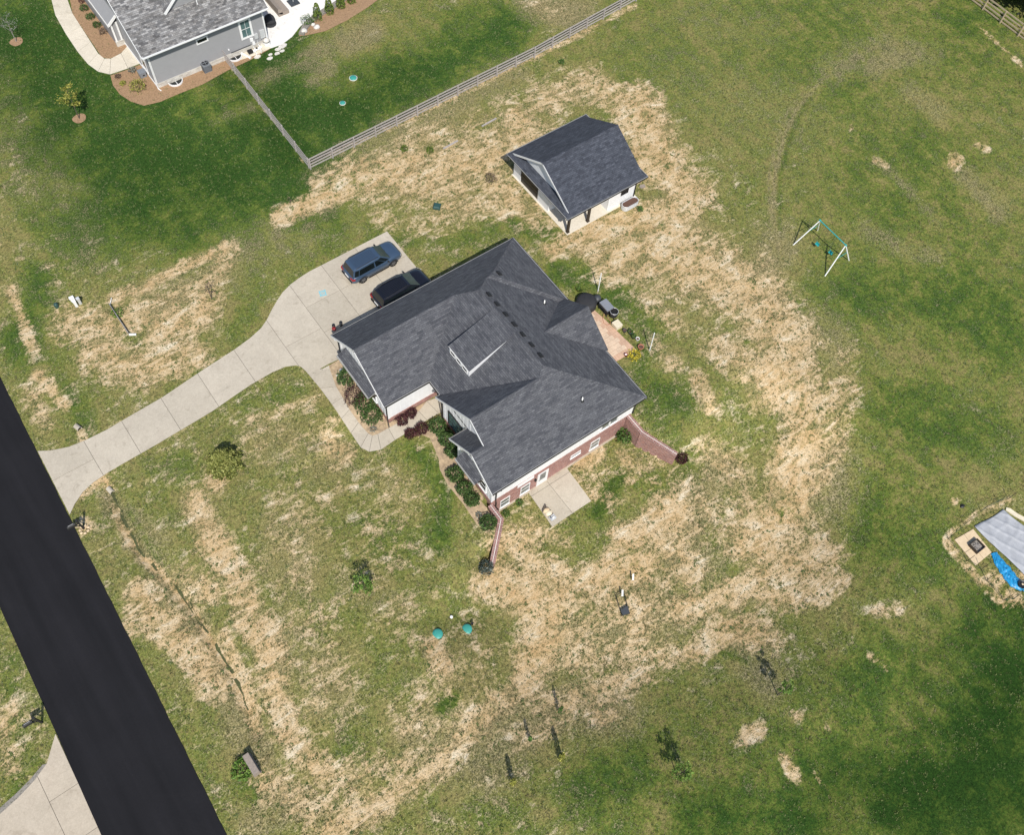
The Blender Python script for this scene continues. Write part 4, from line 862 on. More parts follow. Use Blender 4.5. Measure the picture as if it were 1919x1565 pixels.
# raised gable on the roof and front porch wing
fnr = lambda x, y: NE+NS*(y-ye)
gx, gy, gz = onpl(309, 28, fnr); gx2, gy2, gz2 = onpl(372, 4, fnr)
m = MB(); yg = gy2+.3; xg0 = gx+.35; m.thick([(xg0, yg, fnr(0, yg)-.2), (xg0+5.2, yg, fnr(0, yg)-.2), (xg0+5.2, yg, fnr(0, yg)+.4), (xg0+2.6, yg, fnr(0, yg)+2.7), (xg0, yg, fnr(0, yg)+.35)], (0, .15, 0)); gw = m.build('gable_wall', 'siding_grey', nr)
m = MB()
zg = fnr(0, yg)
m.prism([(xg0-.35, yg-.35, zg+.10), (xg0+2.6, yg-.35, zg+2.78), (xg0+2.6, yg+6, zg+2.78), (xg0-.35, yg+6, zg+.10)], .12); m.prism([(xg0+5.55, yg-.35, zg+.10), (xg0+5.55, yg+6, zg+.10), (xg0+2.6, yg+6, zg+2.78), (xg0+2.6, yg-.35, zg+2.78)], .12); m.build('upper_roof', 'shingle_grey', nr)
m = MB(); m.bar((xg0-.35, yg-.37, zg+.02), (xg0+2.6, yg-.37, zg+2.70), .04, .26); m.bar((xg0+5.55, yg-.37, zg+.02), (xg0+2.6, yg-.37, zg+2.70), .04, .26); m.build('upper_rake', 'trim_white', nr)
x, y, z = onpl(370, 7, fnr); m = MB(); m.lathe((x, y, z-.1), [(.05, 0), (.05, .5)], 8); m.build('vent_pipe', 'trim_white', nr)
pch = MB(); pch.box(15.75, 81.75, -.1, 16.5, 92, 2.6); pp = pch.build('porch_wing', 'siding_grey', nb)
m = MB(); m.prism([(15.5, 81.5, 2.7), (16.5, 81.5, 3.5), (16.5, 92.4, 3.5), (15.5, 92.4, 2.7)], .1); m.build('porch_roof', 'siding_grey', pp)
for a, b in (((15.5, 81.48, 2.65), (16.5, 81.48, 3.45)), ((15.48, 81.5, 2.63), (15.48, 92.4, 2.63))): m = MB(); m.bar(a, b, .06, .26); m.build('porch_trim', 'trim_white', pp)
for xx in (15.78, 16.3): m = MB(); m.box(xx-.06, 81.63, .6, xx+.1, 81.79, 2.62); m.build('porch_column', 'trim_white', pp)
m = MB(); m.box(15.67, 81.65, -.1, 16.5, 81.85, .6); m.build('stone_base', 'stone_veneer', pp)
# wall fittings
for bx_, nm, mt in (((26.85, 74.4, 1.1, 27.2, 74.6, 1.6), 'meter_box', 'galv'), ((27.45, 74.42, .9, 27.95, 74.6, 1.75), 'panel_box', 'galv'), ((26.35, 74.45, .95, 26.65, 74.6, 1.3), 'cable_box', 'trim_white'), ((24.0, 74.5, .95, 24.12, 74.62, 1.1), 'outlet', 'trim_white'), ((26.5, 74.42, .55, 26.75, 74.6, .85), 'valve_box', 'trim_white')):
    m = MB(); m.box(*bx_); m.build(nm, mt, nb)
m = MB(); m.tube((27.05, 74.5, .1), (27.05, 74.5, 1.15), .035); m.tube((27.6, 74.5, .1), (27.6, 74.5, .9), .02); m.tube((27.75, 74.5, .1), (27.75, 74.5, .9), .02); m.build('conduit', 'galv', nb)
m = MB(); m.bar((24.2, 74.52, .62), (26.4, 74.52, .62), .05, .05); m.build('awning_pole', 'grey_dark', nb)
# window wells
def well(u, v, label):
    x, y, z = gt(u, v); y = 74.52; o = thing('window_well', label, 'window well', (x, y, 0)); n = 12
    outer = [(x+.72*math.cos(math.pi+math.pi*i/n), y-.02+.72*math.sin(math.pi+math.pi*i/n)*.95) for i in range(n+1)]
    m = MB(); inn = [(x+(a-x)*.9, y+(b-y)*.9) for a, b in outer]
    for i in range(n):
        a, b, c, d = outer[i], outer[i+1], inn[i+1], inn[i]
        m.add([(*a, -.1), (*b, -.1), (*b, .2), (*a, .2), (*c, .2), (*d, .2), (*c, -.1), (*d, -.1)], [(0, 1, 2, 3), (3, 2, 4, 5), (5, 4, 6, 7)])
    m.build('well_rim', 'trim_white', o)
    m = MB(); m.poly([(a, b, .07) for a, b in inn]); m.build('well_pit', 'glass_dark', o)
    m = MB(); m.bar((x, y-.05, .12), (x, y-.64, .12), .05, .03); m.build('crossbar', 'trim_white', o)
well(329, 153, 'white rimmed window well in the mulch at the grey house corner'); well(437, 103, 'dark window well beside the fence end at the grey house')
# air conditioner
x, y, z = gt(388, 131); o = thing('air_conditioner', 'grey outdoor air conditioner unit with round fan on top', 'air conditioner', (x, y, z))
m = MB(); m.box(x-.38, y-.38, z, x+.38, y+.38, z+.85); m.build('cabinet', 'grey_paint', o)
m = MB()
for k in range(7): m.box(x-.39, y-.395, z+.1+k*.1, x+.39, y-.38, z+.13+k*.1); m.box(x-.395, y-.38, z+.1+k*.1, x-.38, y+.38, z+.13+k*.1)
m.build('louvers', 'grey_dark', o, kind='stuff')
m = MB(); m.lathe((x, y, z+.85), [(.33, 0), (.33, .04), (.28, .05), (.28, .0)], 20, False); m.build('fan_ring', 'grey_dark', o)
m = MB(); m.lathe((x, y, z+.853), [(.27, 0), (.0, .002)], 16, False); m.build('fan_well', 'black_plastic', o)
m = MB()
for k in range(4): a = k*math.pi/2; m.bar((x, y, z+.89), (x+.27*math.cos(a), y+.27*math.sin(a), z+.89), .06, .015)
m.build('fan_guard', 'grey_paint', o)
x, y, z = gt(268, 142); o = thing('utility_box', 'small grey utility box in the mulch by the neighbor walk', 'utility box', (x, y, z)); m = MB(); m.box(x-.3, y-.3, z, x+.3, y+.3, z+.55); m.build('cabinet', 'grey_paint', o); m = MB(); m.box(x-.33, y-.33, z+.55, x+.33, y+.33, z+.6); m.build('lid', 'grey_paint', o); m = MB(); m.box(x-.06, y-.33, z+.25, x+.12, y-.3, z+.36); m.build('hatch', 'black_plastic', o)
# pool equipment beside the house
x, y, z = gt(501, 84); o = thing('filter_tank', 'white round filter tank beside pool pumps at the grey house', 'tank', (x, y, z)); m = MB(); m.lathe((x, y, z), [(.3, 0), (.34, .1), (.34, .5), (.31, .55)], 18); m.build('tank_body', 'pvc', o, True); m = MB(); m.lathe((x, y, z+.55), [(.33, 0), (.33, .06), (.2, .2), (.05, .24)], 18); m.build('tank_lid', 'stone_white', o, True); m = MB(); m.lathe((x, y, z+.5), [(.35, 0), (.35, .05)], 18); m.build('clamp_band', 'black_plastic', o)
for u, v, lb in ((487, 92, 'white pool pump with pipes next to the filter tank'), (478, 97, 'white pool pump with black basket lid between tank and control box')):
    x, y, z = gt(u, v); o = thing('pool_pump', lb, 'pump', (x, y, z)); m = MB(); m.tube((x-.3, y-.05, z+.18), (x+.25, y+.05, z+.18), .14, .12, 12); m.build('motor', 'pvc', o); m = MB(); m.tube((x-.1, y-.1, z+.3), (x-.1, y-.55, z+.3), .04); m.tube((x-.1, y-.55, z+.3), (x-.1, y-.55, z), .04); m.tube((x+.1, y, z+.3), (x+.1, y+.4, z+.3), .04); m.build('pipe', 'pvc', o); m = MB(); m.lathe((x-.3, y-.05, z+.3), [(.1, 0), (.1, .06)], 10); m.build('basket_lid', 'black_plastic', o)
x, y, z = gt(470, 100); o = thing('pump_cover', 'black box lid on pale pad beside the pool pumps', 'box', (x, y, z)); m = MB(); m.box(x-.3, y-.3, z, x+.3, y+.3, z+.12); m.build('pad', 'concrete_pale', o); m = MB(); m.box(x-.24, y-.2, z+.12, x+.24, y+.22, z+.36); m.build('lid', 'black_plastic', o)
x, y, z = gt(459, 103); o = thing('pvc_tube', 'white plastic pipe lying on the mulch by the window well', 'pipe', (x, y, z)); m = MB(); m.tube((x-.25, y+.55, z+.1), (x+.2, y-.65, z+.1), .1); m.build('pipe', 'pvc', o); m = MB(); m.tube((x+.19, y-.62, z+.1), (x+.24, y-.75, z+.1), .13); m.build('coupling', 'pvc', o)
for i, (u, v, s) in enumerate(((529, 86, .5), (521, 92, .36), (529, 95, .3), (520, 100, .33), (507, 102, .26), (506, 109, .36), (483, 106, .4))):
    x, y, z = gt(u, v); m = MB(); q = [(x+s*random.uniform(.75, 1.1)*math.cos(a), y+s*.62*random.uniform(.75, 1.1)*math.sin(a), z+.05) for a in np.linspace(0, 2*math.pi, 8)[:-1]]; m.prism(q, .09)
    tag(m.build('stepping_stone', 'stone_white', origin=(x, y, z)), 'pale flat stepping stone in the grass off the patio end', 'stone', 'stepping stones by the grey house patio')
# patio furniture and bed
x, y, z = gt(507, 45); o = thing('covered_grill', 'grill under a black cover at the corner of the grey house', 'grill', (x, y, z)); m = MB(); m.blob((x, y, z+.55), (.6, .55, .6), 10, 6, .08); m.build('cover', 'cover_black', o, True); m = MB(); m.lathe((x, y, z), [(.6, 0), (.58, .3)], 12); m.build('skirt', 'cover_black', o)
x, y, z = gt(527, 22); o = thing('covered_sofa', 'long patio sofa under a grey brown cover', 'sofa', (x, y, z)); m = MB(); m.box(x-.55, y-.6, z, x+.6, y+3.4, z+.45); m.build('seat', 'stone_grey', o); m = MB(); m.prism([(x-.55, y-.6, z+.95), (x-.1, y-.6, z+.75), (x-.1, y+3.4, z+.75), (x-.55, y+3.4, z+.95)], .55); m.build('back', 'stone_grey', o)
MATS['stone_grey']
x, y, z = gt(550, 5); o = thing('umbrella_base', 'square black umbrella base on the white patio', 'umbrella base', (x, y, z)); m = MB(); m.box(x-.5, y-.5, z+.02, x+.5, y+.5, z+.16); m.build('base_plate', 'grey_dark', o); m = MB(); m.tube((x, y, z+.15), (x, y, z+.6), .04); m.build('sleeve', 'galv', o); m = MB(); m.box(x-.02, y-.5, z+.16, x+.02, y+.5, z+.165); m.build('seam', 'black_plastic', o)
pts = [(565, 66), (572, 52), (582, 40), (600, 27), (625, 12), (650, -6)]; ew = [g(*p) for p in pts]
o = thing('stone_edging', 'low curved grey stone edging between white patio and mulch bed', 'edging', (*ew[0], 0))
for a, b in zip(ew[:-1], ew[1:]):
    L = math.hypot(b[0]-a[0], b[1]-a[1]); k = max(1, int(L/.42))
    for i in range(k):
        p = (a[0]+(b[0]-a[0])*(i+.04)/k, a[1]+(b[1]-a[1])*(i+.04)/k, .12); q = (a[0]+(b[0]-a[0])*(i+.96)/k, a[1]+(b[1]-a[1])*(i+.96)/k, .12)
        m = MB(); m.bar(p, q, .62+random.uniform(-.06, .06), .22+random.uniform(-.03, .03)); m.build('edging_block', 'gravel_grey', o)
for i, (u, v, s) in enumerate(((570, 60, .36), (594, 52, .34), (587, 47, .26))):
    x, y, z = gt(u, v); m = MB(); m.blob((x, y, z+s*.4), (s, s*.8, s*.7), 8, 5, .15)
    tag(m.build('boulder', 'stone_white', None, True, origin=(x, y, z)), 'white landscape boulder in the mulch beside the small bush', 'boulder', 'white boulders in the mulch bed')
# ------------------------------------------------------------------ fences
def fence(pts, mt, label, hgt=1.25, post_off=(0, -.09), nrail=4, sp=2.4, bd=.145):
    o = thing('rail_fence', label, 'fence', (*pts[0], 0)); q = Vector((*post_off, 0))
    for s_, (a, b) in enumerate(zip(pts[:-1], pts[1:])):
        a = Vector((*a, 0)); b = Vector((*b, 0)); L = (b-a).length; d = (b-a)/L; k = max(1, round(L/sp))
        for i in range(1 if s_ else 0, k+1):
            p = a+d*(L*i/k); z = tz(p.x, p.y); t = random.uniform(-.015, .015)
            m = MB(); m.bar((p.x+q.x, p.y+q.y, z-.1), (p.x+q.x+t, p.y+q.y+t, z+hgt+.04), .12, .10, (d.x, d.y, 0)); m.build('post', mt, o)
        for j in range(nrail):
            zc = .16+(hgt-.24)*j/(nrail-1)
            for i in range(k):
                p = a+d*(L*i/k+.012); r_ = a+d*(L*(i+1)/k-.012); s = random.uniform(-.012, .012)
                m = MB(); m.bar((p.x, p.y, zc+s), (r_.x, r_.y, zc+random.uniform(-.012, .012)), .035, bd); m.build('rail', mt, o)
    return o
fence([(23.35, 58.13), (49.1, 58.9), (63.1, 60.0), (70.4, 60.6)], 'fence_grey', 'long weathered grey four-rail fence between the lush lawn and the bare sandy yard')
fence([(23.3, 58.35), (23.45, 74.9)], 'fence_grey', 'short weathered grey rail fence running from the corner post to the grey house')
fence([(94.05, 22.), (94.05, 56.)], 'fence_pine', 'new pale pine rail fence in front of the dark trees', 1.45, (-.1, 0), 4, 2.45, .15)

# ------------------------------------------------------------------ cars
def loft(mb, secs):
    n = len(secs[0]); v = [p for s in secs for p in s]; f = []
    for i in range(len(secs)-1):
        for j in range(n-1): f.append((i*n+j, (i+1)*n+j, (i+1)*n+j+1, i*n+j+1))
    f.append(tuple(range(n))); f.append(tuple(range((len(secs)-1)*n+n-1, (len(secs)-1)*n-1, -1)))
    mb.add(v, f)
def car(loc, rot, paint, label, van=False):
    o = thing('parked_car', label, 'car', loc); LOC = Vector(loc)
    def W(p): return Vector(p)+LOC
    st = [(-2.52, .78, .48, .92, .04), (-2.45, .90, .40, 1.05, .02), (-2.25, .965, .33, 1.10, .02), (-1.6, .99, .28, 1.10, .02), (-.6, .985, .28, 1.08, .02), (.5, .985, .28, 1.06, .02), (1.2, .985, .28, 1.06, .03), (1.45, .98, .28, 1.09, .06), (2.0, .965, .30, 1.05, .06), (2.3, .92, .36, .97, .05), (2.46, .82, .42, .84, .03), (2.52, .68, .48, .72, .02)]
    secs = []
    for x, hw, zb, zt, cr in st:
        h = [(hw*.86, zb), (hw*.97, zb+.12), (hw, zb+(zt-zb)*.45), (hw*.99, zb+(zt-zb)*.72), (hw*.95, zt-.05), (hw*.88, zt), (hw*.5, zt+cr*.8), (0, zt+cr)]
        secs.append([W((x, -y, z)) for y, z in h]+[W((x, y, z)) for y, z in h[-2::-1]])
    m = MB(); loft(m, secs); body = m.build('body', paint, o, True)
    zr = 1.80 if not van else 1.74
    ring = lambda z, xr, xf, hwr, hwm, hwf: [(xr, -hwr, z), (xr+.5, -hwm, z), (-.2, -hwm, z), (xf-.55, -hwm*.985, z), (xf, -hwf, z), (xf, hwf, z), (xf-.55, hwm*.985, z), (-.2, hwm, z), (xr+.5, hwm, z), (xr, hwr, z)]
    b0 = ring(1.05, -2.40, 1.42, .84, .93, .80); t0 = ring(zr-.06, -2.16, .50, .66, .745, .62); t1 = ring(zr, -2.02, .32, .55, .64, .52)
    m = MB(); n = 10; v = [W(p) for p in b0+t0+t1]; f = []
    for k in range(2):
        for i in range(n): j = (i+1) % n; f.append((k*n+i, k*n+j, (k+1)*n+j, (k+1)*n+i))
    f.append(tuple(2*n+i for i in range(n))); m.add(v, f); cab = m.build('cabin', paint, o)
    def pane(i, j, u0, u1, v0, v1, nm, mt, par):
        a, b, c, d = (Vector(b0[i]), Vector(b0[j]), Vector(t0[j]), Vector(t0[i]))
        P = lambda u, w_: (a*(1-u)+b*u)*(1-w_)+(d*(1-u)+c*u)*w_
        nr = (b-a).cross(d-a).normalized(); q = [W(P(u, w_)+nr*.012) for u, w_ in ((u0, v0), (u1, v0), (u1, v1), (u0, v1))]
        mm = MB(); mm.thick(q, tuple(-nr*.02)); mm.build(nm, mt, par)
    pane(4, 5, .0, 1., .04, .98, 'windshield', 'glass_shield', cab); pane(9, 0, .04, .96, .10, .92, 'rear_window', 'glass_car', cab)
    for A, B, rev in ((0, 1, 0), (1, 2, 0), (2, 3, 0), (3, 4, 0)):
        lim = {0: (.25, .95), 1: (.02, .94), 2: (.03, .96), 3: (.04, .72)}[A]
        pane(A, B, lim[0], lim[1], .12, .86, 'side_window', 'glass_car', cab)
        A2, B2 = 9-B, 9-A
        pane(A2, B2, 1-lim[1], 1-lim[0], .12, .86, 'side_window', 'glass_car', cab)
    for s in (-1, 1):
        m = MB(); m.path([W((-1.9, s*.66, zr+.02)), W((-1.7, s*.67, zr+.06)), W((.1, s*.63, zr+.06)), W((.3, s*.6, zr+.01))], .025, 6); m.build('roof_rail', 'car_trim', cab)
        m = MB(); m.blob(W((.98, s*1.06, 1.13)), (.07, .13, .08), 8, 5, 0); mi = m.build('mirror', 'car_trim', o, True)
        m = MB(); m.thick([W((-2.47, s*.55, .86)), W((-2.47, s*.90, .86)), W((-2.44, s*.90, 1.03)), W((-2.44, s*.55, 1.03))], (-.07, 0, 0)); m.build('taillight', 'lamp_red', o)
        m = MB(); m.thick([W((-2.30, s*.955, .88)), W((-2.46, s*.90, .88)), W((-2.44, s*.89, 1.04)), W((-2.28, s*.945, 1.05))], (0, s*.025, 0)); m.build('taillight', 'lamp_red', o)
        m = MB(); m.thick([W((2.30, s*.90, .78)), W((2.5, s*.62, .72)), W((2.46, s*.60, .84)), W((2.26, s*.90, .92))], (.03, s*.03, .015)); m.build('headlight', 'lamp_clear', o)
        m = MB(); m.bar(W((-1.0, s*1.0, .36)), W((1.0, s*1.0, .36)), .05, .14); m.build('sill', 'car_trim', o)
        m = MB(); m.bar(W((.2, s*.995, .93)), W((.42, s*.995, .93)), .03, .03); m.bar(W((-.85, s*.995, .93)), W((-.63, s*.995, .93)), .03, .03); m.build('door_handle', paint, o)
        for wx in (-1.53, 1.50):
            c = W((wx, s*.86, .385)); m = MB(); k = 20; pr = [(.24, -.12), (.36, -.125), (.385, -.09), (.385, .09), (.36, .135), (.25, .135)]
            v = [c+Vector((r_*math.cos(2*math.pi*i/k), s*q, r_*math.sin(2*math.pi*i/k))) for r_, q in pr for i in range(k)]
            m.add(v, [(j*k+i, j*k+(i+1) % k, (j+1)*k+(i+1) % k, (j+1)*k+i) for j in range(len(pr)-1) for i in range(k)]); wh = m.build('wheel', 'rubber', o, True)
            m = MB(); ct = c+Vector((0, s*.115, 0)); hub = c+Vector((0, s*.13, 0))
            m.tube(c+Vector((0, s*.06, 0)), c+Vector((0, s*.075, 0)), .25, .25, 16); m.build('rim_back', 'car_trim', wh)
            m = MB()
            for i in range(6): a = i*math.pi/3+.2; m.bar(hub, c+Vector((.25*math.cos(a), s*.115, .25*math.sin(a))), .07, .03, (0, 1, 0))
            m.tube(c+Vector((0, s*.09, 0)), c+Vector((0, s*.145, 0)), .06, .05, 10); m.build('rim', 'alloy', wh)
            m = MB(); q = [c+Vector((.44*math.cos(a), s*.125, .44*math.sin(a))) for a in np.linspace(-.15, math.pi+.15, 13)]
            for a, b in zip(q[:-1], q[1:]): m.bar(a, b, .03, .075, (0, 1, 0))
            m.build('wheel_arch', 'car_trim', o)
    m = MB()
    for k in range(-3, 4): m.bar(W((-1.85, k*.15, zr+.002)), W((.18, k*.13, zr+.002)), .02, .008)
    m.build('roof_ribs', 'car_trim', cab)
    m = MB(); m.thick([W((2.52, -.5, .56)), W((2.52, .5, .56)), W((2.50, .55, .74)), W((2.50, -.55, .74))], (.03, 0, 0)); m.build('grille', 'car_trim', o)
    m = MB(); m.thick([W((-2.52, -.75, .45)), W((-2.52, .75, .45)), W((-2.52, .8, .62)), W((-2.52, -.8, .62))], (-.05, 0, 0)); m.build('rear_bumper', 'car_trim', o)
    m = MB(); m.thick([W((-2.53, -.26, .72)), W((-2.53, .26, .72)), W((-2.51, .26, .85)), W((-2.51, -.26, .85))], (-.03, 0, 0)); m.build('number_plate', 'trim_white', o)
    m = MB(); m.bar(W((1.35, -.6, 1.125)), W((1.30, .1, 1.125)), .03, .02); m.bar(W((1.35, .0, 1.125)), W((1.3, .65, 1.125)), .03, .02); m.build('wiper', 'car_trim', o)
    o.rotation_euler = (0, 0, rot); return o
car((22.2, 45.58, .05), math.radians(2), 'car_blue', 'blue grey sport utility vehicle with ribbed roof parked on the concrete')
car((22.72, 41.80, .05), math.radians(2.5), 'car_black', 'black vehicle parked close along the house eave', True)

# ------------------------------------------------------------------ yard things
def post(mb, p, h, r_=.03, lean=(0, 0)): mb.tube(p, (p[0]+lean[0], p[1]+lean[1], p[2]+h), r_)
# swing set
fz = [(54.53, 27.17), (57.58, 27.14), (54.48, 23.08), (57.54, 23.1)]
sw_ = thing('swing_set', 'swing set with white A-frame legs and teal top bar on the lawn', 'swing set', (56.1, 25.1, tz(56.1, 25.1)))
A1, A2 = Vector((56.28, 26.74, 2.6)), Vector((56.22, 23.53, 2.6))
for (fx, fy), A in zip(fz, (A1, A1, A2, A2)):
    m = MB(); m.tube((fx, fy, tz(fx, fy)-.05), A, .055, .05, 10); m.build('leg', 'pvc', sw_)
m = MB(); m.tube(A1+Vector((0, .12, 0)), A2-Vector((0, .12, 0)), .045, .045, 10); m.build('top_bar', 'teal', sw_)
for A, k in ((A1, 0), (A2, 2)):
    f0, f1 = Vector((*fz[k], 0)), Vector((*fz[k+1], 0)); m = MB(); m.tube(f0*.45+A*.55, f1*.45+A*.55, .022); m.build('cross_brace', 'teal', sw_)
    m = MB(); m.blob(A, (.09, .11, .09), 8, 5, 0); m.build('bracket', 'teal', sw_)
for t_, sx in ((.30, -.25), (.72, .1)):
    p = A1*(1-t_)+A2*t_; s = Vector((p.x+sx-.1, p.y, .55)); m = MB()
    for e in (-.22, .22): m.tube((p.x, p.y+e, 2.58), (s.x, s.y+e, s.z), .008, .008, 5)
    sq = m.build('swing_chain', 'grey_dark', sw_)
    m = MB(); m.box(s.x-.1, s.y-.2, s.z-.03, s.x+.1, s.y+.2, s.z); m.box(s.x+.06, s.y-.2, s.z, s.x+.1, s.y+.2, s.z+.18); m.build('swing_seat', 'teal', sq)
# septic and valve lids
def lid(u, v, r_, lab, mat='septic_green', ring=True):
    x, y, z = gt(u, v); o = thing('septic_lid', lab, 'lid', (x, y, z)); m = MB()
    m.lathe((x, y, z-.05), [(r_, 0), (r_, .12), (r_*.93, .15), (r_*.5, .19), (.02, .2)], 20); m.build('dome', mat, o, True)
    m = MB()
    for k in range(8): a = k*math.pi/4; m.bar((x+r_*.2*math.cos(a), y+r_*.2*math.sin(a), z+.145), (x+r_*.85*math.cos(a), y+r_*.85*math.sin(a), z+.115), .03, .02)
    m.build('rib', mat, o)
    if ring: m = MB(); m.lathe((x, y, z-.03), [(r_*1.18, 0), (r_*1.18, .07), (r_*1.02, .08), (r_*1.02, 0)], 20, False); m.build('riser', 'stone_grey' if ring == 1 else 'stone_white', o)
lid(820, 1189, .38, 'round teal septic lid farther from the brick retaining wall in the front lawn', ring=0); lid(875, 1180, .38, 'round teal septic lid with small dark stake beside it', ring=0); lid(662, 146, .34, 'larger round teal lid in the fenced lush lawn', ring=2); lid(642, 193, .26, 'smaller round teal lid near the long grey fence', ring=2)
x, y, z = gt(885, 1171); m = MB(); m.box(x-.05, y-.05, z, x+.05, y+.05, z+.35); m.box(x-.12, y-.05, z+.28, x+.1, y+.06, z+.38); tag(m.build('stake', 'black_plastic', origin=(x, y, z)), 'short black stake beside a teal septic lid', 'stake')
x, y, z = gt(846, 1158); m = MB(); m.lathe((x, y, z), [(.09, 0), (.09, .16), (.11, .16), (.11, .2), (.02, .22)], 12); tag(m.build('cleanout_cap', 'pvc', origin=(x, y, z)), 'small white round cleanout cap in the front lawn', 'cap')
x, y, z = gt(819, 388); o = thing('green_junction_box', 'square dark green utility lid in the sandy yard', 'utility box', (x, y, z)); m = MB(); m.lathe((x, y, z-.1), [(.46, 0), (.46, .28), (.40, .34)], 4); m.build('box_body', 'box_green', o); m = MB(); m.lathe((x, y, z+.24), [(.36, 0), (.30, .04)], 4); m.build('box_lid', 'box_green', o)
x, y, z = gt(107, 575); o = thing('cable_pedestal', 'small green cable pedestal in the grass by the road', 'pedestal', (x, y, z)); m = MB(); m.lathe((x, y, z), [(.17, 0), (.17, .35), (.13, .42)], 12); m.build('body', 'box_green', o); m = MB(); m.lathe((x, y, z+.42), [(.14, 0), (.05, .05)], 12); m.build('cap', 'box_green', o)
for u, v, du, lb in ((144, 574, 0, 'white utility pedestal paired close with another by the lawn edge'), (151, 569, 0, 'pale green utility pedestal standing close beside a white one')):
    x, y, z = gt(u, v); o = thing('utility_pedestal', lb, 'pedestal', (x, y, z)); mt = 'pvc' if u < 148 else 'galv'
    m = MB(); m.box(x-.11, y-.1, z, x+.11, y+.1, z+.7); m.build('body', mt, o); m = MB(); m.prism([(x-.13, y-.12, z+.74), (x+.13, y-.12, z+.74), (x+.13, y+.12, z+.79), (x-.13, y+.12, z+.79)], .08); m.build('cap', mt, o)
x, y, z = gt(136, 562); m = MB(); m.box(x-.17, y-.15, z, x+.17, y+.15, z+.28); m.box(x-.19, y-.17, z+.28, x+.19, y+.17, z+.32); tag(m.build('utility_cover', 'pvc', origin=(x, y, z)), 'low white utility cover behind the pedestals', 'cover')
# standing board with white end
a = gt(207, 574); b = gt(243, 629); o = thing('edging_board', 'long thin dark board standing on edge in the sandy front yard', 'board', a); m = MB()
for k in range(3):
    p = Vector(a)+(Vector(b)-Vector(a))*(k/3+.01); q = Vector(a)+(Vector(b)-Vector(a))*((k+1)/3-.01); m = MB(); m.bar(p+Vector((0, 0, .2)), q+Vector((0, 0, .2)), .06, .44); m.build('plank', 'stone_grey' if k else 'dark_wood', o)
m = MB(); m.bar(Vector(a)+Vector((0, 0, .425)), Vector(b)+Vector((0, 0, .425)), .04, .02); m.build('white_cap', 'drip', o)
c = gt(256, 628); m = MB(); m.bar((b[0], b[1], b[2]+.15), (c[0], c[1], c[2]+.1), .14, .12); m.build('white_end', 'pvc', o)
c = gt(211, 562); m = MB(); m.bar((a[0], a[1], a[2]+.15), (c[0], c[1], c[2]+.3), .04, .05); m.build('return_stake', 'trim_white', o)
# culvert ends
for u, v, d, lb in ((147, 803, (-.15, .5), 'pale concrete culvert end above the driveway'), (208, 921, (.1, -.5), 'pale concrete culvert end opening into the ditch')):
    x, y, z = gt(u, v); o = thing('culvert_end', lb, 'culvert', (x, y, z)); m = MB(); dx, dy = d; z += .1
    p = Vector((x, y, z+.05)); D2 = Vector((dx, dy, -.05)); k = 14; sd = Vector((-dy, dx, 0)).normalized(); v_ = []
    for q, r_ in ((p-D2*.5, .2), (p+D2*.5, .2), (p+D2*.5, .15), (p-D2*.2, .15)):
        v_ += [q+(sd*math.cos(2*math.pi*i/k)+Vector((0, 0, 1))*math.sin(2*math.pi*i/k))*r_ for i in range(k)]
    m.add(v_, [(j*k+i, j*k+(i+1) % k, (j+1)*k+(i+1) % k, (j+1)*k+i) for j in range(3) for i in range(k)]); m.build('pipe', 'concrete', o); m = MB(); m.lathe(tuple(p-D2*.25), [(.01, 0), (.12, .01)], 10, False); m.build('mouth', 'black_plastic', o)
# mailboxes
def mailbox(u, v, dirx, lb):
    x, y, z = gt(u, v); o = thing('mailbox', lb, 'mailbox', (x, y, z)); s = dirx
    m = MB(); m.box(x-.06, y-.06, z-.1, x+.06, y+.06, z+1.5); m.box(x-.09, y-.09, z+1.5, x+.09, y+.09, z+1.55); m.build('post', 'dark_metal', o)
    m = MB(); m.bar((x, y, z+1.02), (x+s*.75, y, z+1.02), .08, .08); m.bar((x, y, z+.55), (x+s*.45, y, z+1.0), .06, .06); m.build('arm', 'dark_metal', o)
    m = MB(); k = 8; prf = [(-.12, 0)]+[(.12*math.cos(math.pi-math.pi*i/k), .16+.12*math.sin(math.pi-math.pi*i/k)) for i in range(k+1)]+[(.12, 0)]
    n = len(prf); vv = [(x+s*q, y+a, z+1.06+b) for q in (.2, .8) for a, b in prf]; m.add(vv, [tuple(range(n)), tuple(range(2*n-1, n-1, -1))]+[(i, (i+1) % n, n+(i+1) % n, n+i) for i in range(n)]); bx = m.build('box', 'dark_metal', o)
    m = MB(); m.box(x+s*.3, y-.01, z+1.335, x+s*.7, y+.03, z+1.355); m.build('stripe', 'drip', bx); m = MB(); m.box(x+s*.5, y+.122, z+1.2, x+s*.53, y+.14, z+1.4); m.build('flag', 'dark_metal', bx)
    return x, y, z
x, y, z = mailbox(157, 991, -1, 'black mailbox on a post with stones at its foot by the driveway')
for k in range(7): a = k*.9; m = MB(); m.blob((x+.3*math.cos(a), y-.12+.3*math.sin(a), z+.06), (.12, .1, .09), 7, 4, .2); tag(m.build('edging_stone', 'pad_sand', origin=(x+.3*math.cos(a), y-.12+.3*math.sin(a), z)), 'small pale stone ringed round the mailbox post by the driveway', 'stone', 'stones round the mailbox')
mailbox(79, 1355, -1, 'black mailbox across the road from the house')
